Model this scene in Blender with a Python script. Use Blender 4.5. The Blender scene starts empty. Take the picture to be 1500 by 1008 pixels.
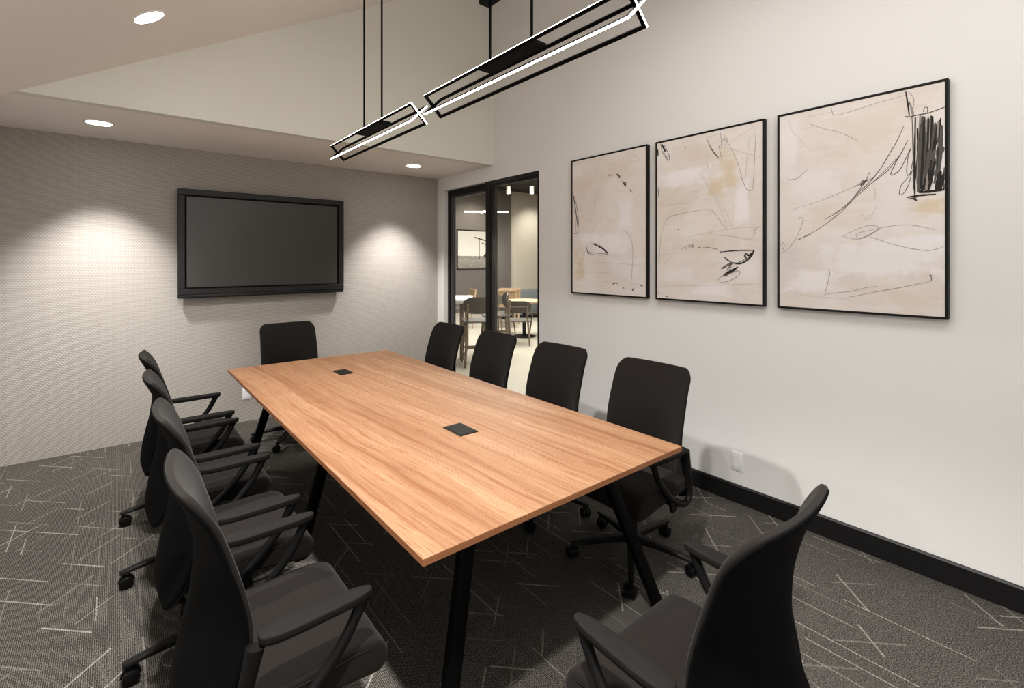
import bpy, bmesh, math, random
from mathutils import Vector, Matrix
random.seed(7)
PI = math.pi
C = bpy.context.scene.collection
SC = bpy.context.scene

# ------------------------------------------------------------------ node helpers
class NT:
    def __init__(s, name):
        s.m = bpy.data.materials.new(name); s.m.use_nodes = True
        s.t = s.m.node_tree; s.t.nodes.clear()
        s.out = s.n('ShaderNodeOutputMaterial')
    def n(s, typ, **kw):
        x = s.t.nodes.new(typ)
        for k, v in kw.items(): setattr(x, k, v)
        return x
    def link(s, a, b): s.t.links.new(a, b)
    def put(s, sock, v):
        if isinstance(v, bpy.types.NodeSocket): s.link(v, sock)
        else: sock.default_value = v
    def math(s, op, a, b=None, c=None, clamp=False):
        x = s.n('ShaderNodeMath', operation=op); x.use_clamp = clamp
        s.put(x.inputs[0], a)
        if b is not None: s.put(x.inputs[1], b)
        if c is not None: s.put(x.inputs[2], c)
        return x.outputs[0]
    def coord(s, scale=(1, 1, 1), rot=(0, 0, 0), loc=(0, 0, 0)):
        tc = s.n('ShaderNodeTexCoord'); mp = s.n('ShaderNodeMapping')
        s.link(tc.outputs['Object'], mp.inputs[0])
        mp.inputs['Scale'].default_value = scale; mp.inputs['Rotation'].default_value = rot; mp.inputs['Location'].default_value = loc
        return mp.outputs[0]
    def noise(s, vec, scale, detail=3, rough=.5, dist=0):
        x = s.n('ShaderNodeTexNoise'); s.link(vec, x.inputs['Vector'])
        x.inputs['Scale'].default_value = scale; x.inputs['Detail'].default_value = detail
        x.inputs['Roughness'].default_value = rough; x.inputs['Distortion'].default_value = dist
        return x.outputs['Fac']
    def ramp(s, fac, stops, interp='LINEAR'):
        x = s.n('ShaderNodeValToRGB'); s.put(x.inputs[0], fac); cr = x.color_ramp; cr.interpolation = interp
        while len(cr.elements) < len(stops): cr.elements.new(.5)
        for e, (p, c) in zip(cr.elements, stops):
            e.position = p; e.color = (*c, 1) if len(c) == 3 else c
        return x.outputs[0]
    def mix(s, fac, a, b, typ='MIX'):
        x = s.n('ShaderNodeMix', data_type='RGBA', blend_type=typ)
        s.put(x.inputs[0], fac)
        for k, v in ((6, a), (7, b)):
            if isinstance(v, tuple) and len(v) == 3: v = (*v, 1)
            s.put(x.inputs[k], v)
        return x.outputs[2]
    def bump(s, h, strength=.3, dist=.002):
        x = s.n('ShaderNodeBump'); s.put(x.inputs['Height'], h)
        x.inputs['Strength'].default_value = strength; x.inputs['Distance'].default_value = dist
        return x.outputs[0]
    def bsdf(s, col, rough=.5, metal=0, spec=.5, normal=None, sheen=0):
        b = s.n('ShaderNodeBsdfPrincipled')
        if isinstance(col, tuple) and len(col) == 3: col = (*col, 1)
        s.put(b.inputs['Base Color'], col); s.put(b.inputs['Roughness'], rough)
        b.inputs['Metallic'].default_value = metal; b.inputs['Specular IOR Level'].default_value = spec
        if sheen:
            b.inputs['Sheen Weight'].default_value = sheen; b.inputs['Sheen Roughness'].default_value = .5
        if normal is not None: s.link(normal, b.inputs['Normal'])
        s.link(b.outputs[0], s.out.inputs[0]); return b

def simple(name, col, rough=.5, metal=0, spec=.5, var=.06, scale=40, bumpy=0, sheen=0):
    """plain surface with a little procedural tone variation"""
    t = NT(name); v = t.coord(); f = t.noise(v, scale, 3)
    lo = tuple(max(0, c * (1 - var)) for c in col); hi = tuple(min(1, c * (1 + var)) for c in col)
    c = t.ramp(f, [(.3, lo), (.7, hi)])
    nrm = t.bump(t.noise(v, scale * 6, 2), bumpy, .001) if bumpy else None
    t.bsdf(c, rough, metal, spec, nrm, sheen); return t.m

def emit(name, col, strength):
    t = NT(name); e = t.n('ShaderNodeEmission'); e.inputs[0].default_value = (*col, 1); e.inputs[1].default_value = strength
    t.link(e.outputs[0], t.out.inputs[0]); return t.m

def carpet_mat():
    t = NT('carpet_tile'); tc = t.n('ShaderNodeTexCoord'); sep = t.n('ShaderNodeSeparateXYZ'); t.link(tc.outputs['Object'], sep.inputs[0])
    X, Y = sep.outputs[0], sep.outputs[1]
    wob = t.noise(tc.outputs['Object'], 160, 2)
    def lines(theta, spacing, width, cell, prob, lmin, lmax, seed):
        c, s_ = math.cos(theta), math.sin(theta)
        p = t.math('ADD', t.math('MULTIPLY', X, c), t.math('MULTIPLY', Y, s_))
        q = t.math('ADD', t.math('MULTIPLY', X, -s_), t.math('MULTIPLY', Y, c))
        q = t.math('ADD', q, t.math('MULTIPLY', t.math('SUBTRACT', wob, .5), .007))
        qs = t.math('DIVIDE', t.math('ADD', q, seed), spacing)
        qi = t.math('FLOOR', qs); qf = t.math('SUBTRACT', qs, qi)
        w1 = t.n('ShaderNodeTexWhiteNoise', noise_dimensions='1D'); t.put(w1.inputs['W'], t.math('ADD', qi, seed * 7.31))
        off = t.math('MULTIPLY_ADD', w1.outputs['Value'], .7, .15)
        dist = t.math('MULTIPLY', t.math('ABSOLUTE', t.math('SUBTRACT', qf, off)), spacing)
        ln = t.math('SUBTRACT', 1, t.math('MULTIPLY', t.math('SUBTRACT', dist, width * .35), 1 / (width * .3)), clamp=True)
        ps = t.math('ADD', t.math('DIVIDE', p, cell), t.math('MULTIPLY', w1.outputs['Value'], 37.7))
        pi_ = t.math('FLOOR', ps); pf = t.math('SUBTRACT', ps, pi_)
        cmb = t.n('ShaderNodeCombineXYZ'); t.link(qi, cmb.inputs[0]); t.link(pi_, cmb.inputs[1]); cmb.inputs[2].default_value = seed
        w2 = t.n('ShaderNodeTexWhiteNoise', noise_dimensions='3D'); t.link(cmb.outputs[0], w2.inputs['Vector'])
        s3 = t.n('ShaderNodeSeparateColor'); t.link(w2.outputs['Color'], s3.inputs[0])
        pres = t.math('LESS_THAN', s3.outputs[0], prob)
        ln2 = t.math('MULTIPLY_ADD', s3.outputs[1], (lmax - lmin), lmin)
        st = t.math('MULTIPLY', s3.outputs[2], t.math('SUBTRACT', 1, ln2))
        seg = t.math('MULTIPLY', t.math('GREATER_THAN', pf, st), t.math('LESS_THAN', pf, t.math('ADD', st, ln2)))
        br = t.math('MULTIPLY_ADD', t.math('FRACT', t.math('MULTIPLY', s3.outputs[1], 7.13)), .8, .2)
        return t.math('MULTIPLY', t.math('MULTIPLY', ln, seg), t.math('MULTIPLY', pres, br))
    A = lines(PI / 2, .100, .0046, .60, .60, .25, .75, 3.0)
    B = lines(PI * .75, .120, .0068, .42, .58, .35, .7, 11.0)
    D = lines(PI * .25, .140, .0068, .42, .58, .3, .65, 23.0)
    m = t.math('MAXIMUM', A, t.math('MAXIMUM', B, D))
    rib = t.math('MULTIPLY_ADD', t.math('SINE', t.math('MULTIPLY', X, 2 * PI / .0065)), .5, .5)
    fib = t.noise(tc.outputs['Object'], 230, 3, .75); big = t.noise(tc.outputs['Object'], 2.2, 2)
    v = t.math('ADD', t.math('MULTIPLY', rib, .2), t.math('MULTIPLY_ADD', fib, 1.5, -.27))
    base = t.ramp(v, [(.30, (.008, .008, .008)), (.56, (.052, .048, .044)), (.85, (.25, .234, .212))])
    tone = t.math('MULTIPLY_ADD', big, .3, .85)
    base = t.mix(1.0, base, t.ramp(tone, [(0, (0, 0, 0)), (1, (1, 1, 1))]), 'MULTIPLY')
    spot_ = t.math('MULTIPLY', t.math('SUBTRACT', t.noise(tc.outputs['Object'], 250, 2, .6), .33), 3.2, clamp=True)
    fleck = t.math('MULTIPLY', m, spot_, clamp=True)
    col = t.mix(fleck, base, (.43, .41, .375))
    nrm = t.bump(t.math('ADD', t.math('MULTIPLY', rib, .2), fib), .28, .002)
    t.bsdf(col, .95, 0, .1, nrm); return t.m

def weave_mat():
    t = NT('woven_wallcovering'); tc = t.n('ShaderNodeTexCoord'); sep = t.n('ShaderNodeSeparateXYZ'); t.link(tc.outputs['Object'], sep.inputs[0])
    dn = t.noise(tc.outputs['Object'], 30, 2)
    X = t.math('ADD', sep.outputs[0], t.math('MULTIPLY', dn, .006)); Z = t.math('ADD', sep.outputs[2], t.math('MULTIPLY', dn, .004))
    zr = t.math('DIVIDE', Z, .0130); row = t.math('FLOOR', zr)
    odd = t.math('MULTIPLY', t.math('MODULO', row, 2), .5)
    hx = t.math('ABSOLUTE', t.math('SINE', t.math('MULTIPLY', t.math('ADD', t.math('DIVIDE', X, .021), odd), PI)))
    hz = t.math('ABSOLUTE', t.math('SINE', t.math('MULTIPLY', zr, PI)))
    h = t.math('MULTIPLY', t.math('POWER', hx, .7), t.math('POWER', hz, .8))
    fib = t.noise(tc.outputs['Object'], 130, 3, .6)
    mp = t.n('ShaderNodeMapping'); t.link(tc.outputs['Object'], mp.inputs[0]); mp.inputs['Scale'].default_value = (1.3, 1, .5)
    slub = t.noise(mp.outputs[0], 5, 4, .65)
    sl = t.math('MULTIPLY', t.math('SUBTRACT', slub, .60), 6, clamp=True)
    H = t.math('ADD', t.math('ADD', h, t.math('MULTIPLY', fib, .45)), t.math('MULTIPLY', t.math('MULTIPLY', sl, t.noise(tc.outputs['Object'], 60, 3)), 1.3))
    col = t.ramp(t.math('ADD', h, t.math('MULTIPLY', fib, .45)), [(.1, (.27, .25, .22)), (.55, (.385, .362, .33)), (1.0, (.45, .43, .40))])  # crevices of the weave darkened in the colour, as shade
    t.bsdf(col, .85, 0, .2, t.bump(H, .36, .004)); return t.m

def paint_mat(name, col, rough=.7):
    t = NT(name); v = t.coord(); f = t.noise(v, 1.2, 2)
    c = t.ramp(f, [(.3, tuple(x * .985 for x in col)), (.7, col)])
    t.bsdf(c, rough, 0, .25, t.bump(t.noise(v, 260, 2), .06, .001)); return t.m

def wood_mat(name='tabletop_laminate', edge=False):
    """long straight figured grain; the edge band runs its grain along the rim"""
    t = NT(name); tc = t.n('ShaderNodeTexCoord'); o = tc.outputs['Object']
    def mp(src, sc, loc=(0, 0, 0), rot=0):
        m = t.n('ShaderNodeMapping'); t.link(src, m.inputs[0]); m.inputs['Scale'].default_value = sc; m.inputs['Location'].default_value = loc
        m.inputs['Rotation'].default_value = (0, 0, rot); return m.outputs[0]
    if edge:
        g = t.noise(mp(o, (3, 3, 160)), 1.5, 3, .6); g2 = t.noise(mp(o, (40, 40, 200)), 1.5, 2)
        c = t.ramp(t.math('ADD', t.math('MULTIPLY', g, .7), t.math('MULTIPLY', g2, .3)), [(.3, (.20, .088, .043)), (.7, (.31, .15, .075))])
        t.bsdf(c, .5, 0, .3); return t.m
    base = mp(o, (1, 1, 1), (0, 0, 0), math.radians(-3.2))
    warp = t.noise(mp(base, (1.1, .42, 1)), 1.5, 2, .45); w2 = t.noise(mp(base, (3.5, 1.7, 1), (5, 2, 0)), 1.6, 2, .5)
    sep = t.n('ShaderNodeSeparateXYZ'); t.link(base, sep.inputs[0])
    xw = t.math('ADD', sep.outputs[0], t.math('ADD', t.math('MULTIPLY', warp, .11), t.math('MULTIPLY', w2, .035)))
    cmb = t.n('ShaderNodeCombineXYZ'); t.link(xw, cmb.inputs[0]); t.link(sep.outputs[1], cmb.inputs[1])
    W = cmb.outputs[0]
    band = t.noise(mp(W, (6.5, .28, 1), (3.3, .7, 0)), 1.0, 2, .5)       # broad light and dark boards
    rings = t.noise(mp(W, (30, .45, 1)), 1.3, 3, .6)
    grain = t.noise(mp(W, (120, 2.2, 1)), 1.4, 3, .65)
    pores = t.noise(mp(W, (170, 4.5, 1)), 1.4, 2, .6); speck = t.noise(mp(base, (120, 60, 1)), 1.2, 2)
    v = t.math('ADD', t.math('ADD', t.math('MULTIPLY', band, .40), t.math('MULTIPLY', rings, .30)), t.math('ADD', t.math('MULTIPLY', grain, .26), t.math('MULTIPLY', speck, .10)))
    c = t.ramp(v, [(.40, (.160, .079, .042)), (.49, (.232, .126, .070)), (.57, (.28, .162, .095)), (.68, (.355, .224, .137))])
    dark = t.math('MULTIPLY', t.math('SUBTRACT', .43, rings), 9, clamp=True)
    c = t.mix(t.math('MULTIPLY', dark, .62), c, (.20, .09, .042))
    fine = t.math('MULTIPLY', t.math('SUBTRACT', pores, .57), 14, clamp=True)
    c = t.mix(t.math('MULTIPLY', fine, .72), c, (.17, .068, .030))
    t.bsdf(c, t.math('MULTIPLY_ADD', grain, .12, .45), 0, .25, t.bump(pores, .06, .0005)); return t.m

def glass_mat(name, tint=(.93, .95, .94), refl=1.0):
    t = NT(name); tr = t.n('ShaderNodeBsdfTransparent'); tr.inputs[0].default_value = (*tint, 1)
    gl = t.n('ShaderNodeBsdfGlossy'); gl.inputs['Roughness'].default_value = .0
    lw = t.n('ShaderNodeLayerWeight'); lw.inputs[0].default_value = .5
    fr = t.math('MULTIPLY_ADD', t.math('POWER', lw.outputs['Facing'], 5), .96, .04)
    mx = t.n('ShaderNodeMixShader'); t.link(t.math('MULTIPLY', fr, refl, clamp=True), mx.inputs[0]); t.link(tr.outputs[0], mx.inputs[1]); t.link(gl.outputs[0], mx.inputs[2])
    t.link(mx.outputs[0], t.out.inputs[0]); return t.m

def canvas_mat(seed, patches, y0, z0):
    """brushed off-white ground with loose patches of paint"""
    t = NT('abstract_painting'); tc = t.n('ShaderNodeTexCoord')
    m = t.n('ShaderNodeMapping'); t.link(tc.outputs['Object'], m.inputs[0]); m.inputs['Location'].default_value = (seed * 3.7, seed * 5.1, seed * 1.9)
    a = t.noise(m.outputs[0], 2.6, 4, .6, .4)
    m2 = t.n('ShaderNodeMapping'); t.link(m.outputs[0], m2.inputs[0]); m2.inputs['Scale'].default_value = (1, 3, 16)
    br = t.noise(m2.outputs[0], 3, 4, .65); wob = t.noise(m.outputs[0], 9, 4, .65); wob2 = t.noise(m.outputs[0], 31, 3, .6)
    c = t.ramp(t.math('ADD', t.math('MULTIPLY', a, .7), t.math('MULTIPLY', br, .3)), [(.36, (.70, .645, .60)), (.5, (.745, .70, .66)), (.64, (.775, .745, .72))])
    sep = t.n('ShaderNodeSeparateXYZ'); t.link(tc.outputs['Object'], sep.inputs[0])
    tint = dict(w=(.82, .80, .81), t=(.69, .61, .53), o=(.68, .575, .425), p=(.79, .765, .765), g=(.66, .64, .65))
    for y, z, ry, rz, k in patches:
        dy = t.math('MULTIPLY', t.math('SUBTRACT', sep.outputs[1], y - y0), 1 / ry); dz = t.math('MULTIPLY', t.math('SUBTRACT', sep.outputs[2], z - z0), 1 / rz)
        d = t.math('MAXIMUM', t.math('ABSOLUTE', dy), t.math('ABSOLUTE', dz))
        d = t.math('ADD', d, t.math('ADD', t.math('MULTIPLY_ADD', wob, 1.5, -.75), t.math('MULTIPLY_ADD', br, .9, -.45)))
        d = t.math('ADD', d, t.math('MULTIPLY_ADD', wob2, .4, -.2))
        mk = t.math('MULTIPLY', t.math('SUBTRACT', 1.0, d), 2.4 if k in 'wp' else 1.6, clamp=True)
        c = t.mix(t.math('MULTIPLY', mk, {'w': .85, 't': .55, 'o': .75, 'p': .7, 'g': .5}[k]), c, tint[k])
    t.bsdf(c, .8, 0, .15, t.bump(br, .08, .001)); return t.m

def ranch_mat():
    """old-photo print: pale sky over a dim field, along object Z"""
    t = NT('photo_print'); tc = t.n('ShaderNodeTexCoord'); sep = t.n('ShaderNodeSeparateXYZ'); t.link(tc.outputs['Object'], sep.inputs[0])
    n = t.noise(tc.outputs['Object'], 9, 4)
    h = t.math('ADD', sep.outputs[2], t.math('MULTIPLY', t.math('SUBTRACT', n, .5), .05))
    h = t.math('DIVIDE', h, 1.17)
    c = t.ramp(h, [(0, (.22, .20, .18)), (.22, (.30, .275, .25)), (.335, (.24, .22, .20)), (.345, (.74, .71, .66)), (1.0, (.46, .44, .41))])
    m2 = t.n('ShaderNodeMapping'); t.link(tc.outputs['Object'], m2.inputs[0]); m2.inputs['Scale'].default_value = (3, 1, 16)
    fl = t.math('MULTIPLY', t.math('GREATER_THAN', t.noise(m2.outputs[0], 2, 3), .6), t.math('LESS_THAN', h, .33))
    c = t.mix(t.math('MULTIPLY', fl, .5), c, (.5, .47, .44))
    t.bsdf(c, .6, 0, .2); return t.m

def cane_mat():
    t = NT('woven_cane'); tc = t.n('ShaderNodeTexCoord'); sep = t.n('ShaderNodeSeparateXYZ'); t.link(tc.outputs['Object'], sep.inputs[0])
    a = t.math('ABSOLUTE', t.math('SINE', t.math('MULTIPLY', sep.outputs[1], 180))); b = t.math('ABSOLUTE', t.math('SINE', t.math('MULTIPLY', sep.outputs[2], 180)))
    c = t.ramp(t.math('MULTIPLY', a, b), [(.1, (.26, .18, .10)), (.7, (.52, .40, .25))])
    t.bsdf(c, .6); return t.m

M = dict(
 wall=paint_mat('wall_paint_white', (.76, .758, .745)),
 upper=paint_mat('wall_paint_cream', (.73, .73, .67)),
 ceil=paint_mat('ceiling_paint', (.86, .815, .775)),
 weave=weave_mat(), carpet=carpet_mat(), wood=wood_mat(), woodedge=wood_mat('edge_band', True),
 base=simple('baseboard_black', (.012, .012, .0125), .45, 0, .4),
 blackmetal=simple('black_powder_coat', (.0028, .0028, .003), .55, 0, .12, .05, 60),
 doormetal=simple('door_black_metal', (.010, .0095, .009), .4, 0, .4),
 stile=simple('door_grey_metal', (.075, .08, .085), .35, .3, .5),
 fabric=simple('black_fabric', (.0170, .0148, .0134), .95, 0, .12, .12, 500, .15, .06),
 shell=simple('black_shell', (.0034, .0034, .0038), .85, 0, .12, .05, 80),
 plastic=simple('black_plastic', (.0085, .0084, .0085), .5, 0, .22, .05, 80),
 pad=simple('armrest_pad', (.0150, .0140, .0130), .75, 0, .12, .05, 120, .06),
 caster=simple('caster_black', (.004, .004, .004), .4, 0, .3),
 steel=simple('dark_steel', (.08, .08, .085), .35, .8),
 tvframe=simple('tv_bezel', (.015, .0155, .017), .45, 0, .45),
 tvlip=simple('tv_lower_bar', (.005, .005, .005), .5),
 screen=simple('tv_screen', (.050, .0475, .043), .33, 0, .55, .02, 3),
 plate=simple('white_plastic', (.80, .80, .81), .4, 0, .4, .01),
 plategap=simple('plate_shadow', (.45, .45, .46), .5),
 grommet=simple('grommet_black', (.008, .008, .008), .55, 0, .3),
 led=emit('led_strip', (1, .965, .92), 13.0),
 lens=emit('downlight_lens', (1, .97, .93), 16.0),
 ring=simple('white_trim_ring', (.8, .78, .75), .5),
 glass=glass_mat('door_glass'),
 ink0=simple('charcoal_stroke', (.050, .047, .046), .9, 0, .1),
 ink1=simple('graphite_dark', (.13, .122, .116), .9, 0, .1),
 ink2=simple('graphite_mid', (.33, .31, .29), .9, 0, .1),
 ink3=simple('graphite_faint', (.56, .525, .49), .9, 0, .1),
 lob_floor=paint_mat('lobby_concrete', (.47, .435, .38), .4),
 lob_dark=paint_mat('lobby_dark_paint', (.165, .15, .14)),
 lob_beige=paint_mat('lobby_beige_paint', (.60, .55, .485)),
 lob_ceil=paint_mat('lobby_ceiling_dark', (.03, .027, .025)),
 oak=simple('oak_wood', (.225, .175, .13), .5, 0, .4, .18, 30),
 oakseat=simple('tan_wood_top', (.48, .34, .225), .5, 0, .4, .12, 20),
 walnut=simple('dark_veneer', (.095, .083, .075), .5, 0, .4, .1, 20),
 white_top=simple('white_laminate', (.78, .78, .77), .4, 0, .4, .01),
 banq=simple('blue_grey_vinyl', (.17, .177, .185), .5, 0, .4),
 pframe=simple('picture_frame_black', (.012, .0112, .0105), .55, 0, .3), cane=cane_mat(), print=ranch_mat(), glow=emit('lobby_led', (1, .9, .75), 6.0),
 canfix=simple('white_fixture', (.75, .72, .66), .5),
)

# ------------------------------------------------------------------ mesh helpers
def obj(name, bm, mats, parent=None, loc=(0, 0, 0), smooth=35):
    me = bpy.data.meshes.new(name)
    bmesh.ops.remove_doubles(bm, verts=bm.verts, dist=1e-6)
    bmesh.ops.recalc_face_normals(bm, faces=bm.faces)
    bm.to_mesh(me); bm.free()
    if not isinstance(mats, (list, tuple)): mats = [mats]
    for m in mats: me.materials.append(m)
    if smooth:
        me.shade_smooth(); me.set_sharp_from_angle(angle=math.radians(smooth))
    else: me.shade_flat()
    o = bpy.data.objects.new(name, me); C.objects.link(o); o.location = loc
    if parent: o.parent = parent
    return o

def tag(o, label, cat, group=None):
    o['label'] = label; o['category'] = cat
    if group: o['group'] = group
    return o
def thing(name, label, cat, loc=(0, 0, 0), rz=0, group=None):
    o = bpy.data.objects.new(name, None); C.objects.link(o); o.empty_display_size = .1
    o.location = loc; o.rotation_euler = (0, 0, rz); return tag(o, label, cat, group)
def struct(name, bm, m, parent=None, **kw):
    o = obj(name, bm, m, parent, **kw)
    if parent is None: o['kind'] = 'structure'
    return o
def dup(root, loc, rz, label, group=None):
    r = root.copy(); C.objects.link(r); r.location = loc; r.rotation_euler = (0, 0, rz); r['label'] = label
    if group: r['group'] = group
    for ch in list(root.children):
        c = ch.copy(); C.objects.link(c); c.parent = r
        for g in ch.children:
            d = g.copy(); C.objects.link(d); d.parent = c
    return r

def box(bm, x0, x1, y0, y1, z0, z1, bev=0, seg=2):
    vs = [bm.verts.new((x, y, z)) for x in (x0, x1) for y in (y0, y1) for z in (z0, z1)]
    F = [(0, 1, 3, 2), (4, 6, 7, 5), (0, 4, 5, 1), (2, 3, 7, 6), (0, 2, 6, 4), (1, 5, 7, 3)]
    fs = [bm.faces.new([vs[i] for i in f]) for f in F]
    if bev:
        es = list({e for f in fs for e in f.edges})
        bmesh.ops.bevel(bm, geom=es, offset=bev, segments=seg, profile=.5, affect='EDGES')
    return vs
def hexa(bm, pts, bev=0):
    """box from 8 corners: 4 bottom (ccw) then 4 top"""
    v = [bm.verts.new(p) for p in pts]
    fs = [bm.faces.new([v[i] for i in f]) for f in ((3, 2, 1, 0), (4, 5, 6, 7), (0, 1, 5, 4), (1, 2, 6, 5), (2, 3, 7, 6), (3, 0, 4, 7))]
    if bev: bmesh.ops.bevel(bm, geom=list({e for f in fs for e in f.edges}), offset=bev, segments=2, profile=.5, affect='EDGES')
def prism(bm, poly, axis, a, b):
    """extrude a 2D polygon along axis from a to b"""
    def P(u, v, w): return {'x': (w, u, v), 'y': (u, w, v), 'z': (u, v, w)}[axis]
    A = [bm.verts.new(P(u, v, a)) for u, v in poly]; B = [bm.verts.new(P(u, v, b)) for u, v in poly]
    bm.faces.new(A); bm.faces.new(B[::-1]); n = len(poly)
    for i in range(n): bm.faces.new((A[i], A[(i + 1) % n], B[(i + 1) % n], B[i]))
def cyl(bm, c, r, z0, z1, n=24, r2=None, bev=0):
    r2 = r if r2 is None else r2
    A = [bm.verts.new((c[0] + r * math.cos(2 * PI * i / n), c[1] + r * math.sin(2 * PI * i / n), z0)) for i in range(n)]
    B = [bm.verts.new((c[0] + r2 * math.cos(2 * PI * i / n), c[1] + r2 * math.sin(2 * PI * i / n), z1)) for i in range(n)]
    a = bm.faces.new(A[::-1]); b = bm.faces.new(B)
    for i in range(n): bm.faces.new((A[i], A[(i + 1) % n], B[(i + 1) % n], B[i]))
    if bev: bmesh.ops.bevel(bm, geom=list(a.edges) + list(b.edges), offset=bev, segments=2, profile=.5, affect='EDGES')
def lathe(bm, prof, c=(0, 0), n=28):
    rings = [[bm.verts.new((c[0] + r * math.cos(2 * PI * i / n), c[1] + r * math.sin(2 * PI * i / n), z)) for i in range(n)] for r, z in prof]
    for a, b in zip(rings, rings[1:]):
        for i in range(n): bm.faces.new((a[i], a[(i + 1) % n], b[(i + 1) % n], b[i]))
    bm.faces.new(rings[0][::-1]); bm.faces.new(rings[-1])
def spline(pts, k=6):
    """Catmull-Rom through the points"""
    P = [Vector(p) for p in pts]; P = [2 * P[0] - P[1]] + P + [2 * P[-1] - P[-2]]; out = []
    for i in range(1, len(P) - 2):
        a, b, c, d = P[i - 1:i + 3]
        for j in range(k):
            t = j / k
            out.append(.5 * (2 * b + (c - a) * t + (2 * a - 5 * b + 4 * c - d) * t * t + (3 * b - a - 3 * c + d) * t ** 3))
    return out + [P[-2]]
def sweep(bm, pts, ra, rb=None, n=12, side=Vector((0, 1, 0))):
    """tube with elliptic section: rb along `side`, ra across it"""
    P = [Vector(p) for p in pts]; m = len(P)
    ra = ra if isinstance(ra, (list, tuple)) else [ra] * m
    rb = ra if rb is None else (rb if isinstance(rb, (list, tuple)) else [rb] * m)
    rings = []
    for i, p in enumerate(P):
        d = (P[min(i + 1, m - 1)] - P[max(i - 1, 0)]).normalized()
        s = (side - d * side.dot(d)).normalized(); u = d.cross(s)
        rings.append([bm.verts.new(p + s * rb[i] * math.cos(2 * PI * k / n) + u * ra[i] * math.sin(2 * PI * k / n)) for k in range(n)])
    for a, b in zip(rings, rings[1:]):
        for k in range(n): bm.faces.new((a[k], a[(k + 1) % n], b[(k + 1) % n], b[k]))
    bm.faces.new(rings[0][::-1]); bm.faces.new(rings[-1])
def bar(bm, a, b, w, h, up=Vector((0, 0, 1))):
    """straight rectangular bar a->b, w across, h along `up`"""
    a, b = Vector(a), Vector(b); d = (b - a).normalized(); s = d.cross(up).normalized(); u = s.cross(d).normalized()
    pts = [a + s * i * w / 2 + u * j * h / 2 for i, j in ((-1, -1), (1, -1), (1, 1), (-1, 1))]
    pts += [p + (b - a) for p in pts]; hexa(bm, pts)
def loft_inset(bm, prof, y0, y1, r, k=5):
    """closed profile (x,z) swept along y with softly rounded ends"""
    n = len(prof); cx = sum(p[0] for p in prof) / n; cz = sum(p[1] for p in prof) / n
    nor = []
    area = sum(prof[i][0] * prof[(i + 1) % n][1] - prof[(i + 1) % n][0] * prof[i][1] for i in range(n))
    for i in range(n):
        a, b = prof[i - 1], prof[(i + 1) % n]; dx, dz = b[0] - a[0], b[1] - a[1]; l = math.hypot(dx, dz)
        s = -1 if area > 0 else 1
        nor.append((-dz / l * s * -1, dx / l * s * -1) if False else ((dz / l) * (1 if area > 0 else -1), (-dx / l) * (1 if area > 0 else -1)))
    ys = [(r * (1 - math.cos(PI / 2 * i / k)), r * (1 - math.sin(PI / 2 * i / k))) for i in range(k + 1)]
    secs = [(y0 + e, ins) for e, ins in ys] + [(y1 - e, ins) for e, ins in ys[::-1]]
    rings = [[bm.verts.new((p[0] - q[0] * ins, y, p[1] - q[1] * ins)) for p, q in zip(prof, nor)] for y, ins in secs]
    for a, b in zip(rings, rings[1:]):
        for i in range(n): bm.faces.new((a[i], a[(i + 1) % n], b[(i + 1) % n], b[i]))
    bm.faces.new(rings[0]); bm.faces.new(rings[-1][::-1])

# ------------------------------------------------------------------ the room
XR, YB, YS, HS = 3.03, 5.146, 4.02, 2.51          # right wall, back wall, soffit front, soffit height
XL, YF = -1.05, -2.7
SL = .56
def zc(x): return 2.762 + SL * x                    # sloping ceiling
b = bmesh.new(); box(b, XL, XR, YF, YB, -.06, 0); struct('floor', b, M['carpet'], smooth=0)
b = bmesh.new(); box(b, XL, XR + .15, YB, YB + .12, 0, HS + .12); struct('wall_back', b, M['weave'], smooth=0)
b = bmesh.new(); box(b, XL - .12, XL, YF, YB, 0, 3.2); struct('wall_left', b, M['wall'], smooth=0)
b = bmesh.new(); box(b, XL, XR, YF - .12, YF, 0, 4.7); struct('wall_front', b, M['wall'], smooth=0)
b = bmesh.new()                                     # right wall with the door opening
D0, D1, DZ = 3.315, 5.0, 2.356
box(b, XR, XR + .15, YF, D0, 0, 4.7); box(b, XR, XR + .15, D0, D1, DZ, 4.7); box(b, XR, XR + .15, D1, YB, 0, 4.7)
struct('wall_right', b, M['wall'], smooth=0)
b = bmesh.new(); prism(b, [(XL, zc(XL)), (XR, zc(XR)), (XR, zc(XR) + .4), (XL, zc(XL) + .4)], 'y', YF, YS); struct('ceiling', b, M['ceil'], smooth=0)
b = bmesh.new(); box(b, XL, XR, YS + .0801, YB, HS, HS + .1); struct('ceiling_soffit', b, M['ceil'], smooth=0)
b = bmesh.new(); box(b, -.5, XR, YS, YS + .08, HS, 4.75); struct('wall_upper', b, M['upper'], smooth=0)
b = bmesh.new(); box(b, XL, -.5, YS, YS + .08, HS, HS + .1); struct('trim_1', b, M['ceil'], smooth=0)
b = bmesh.new()
prism(b, [(XR - .016, 0), (XR, 0), (XR, .112), (XR - .010, .112), (XR - .016, .104)], 'y', YF, D0 - .01); struct('baseboard_right', b, M['base'])

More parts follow.
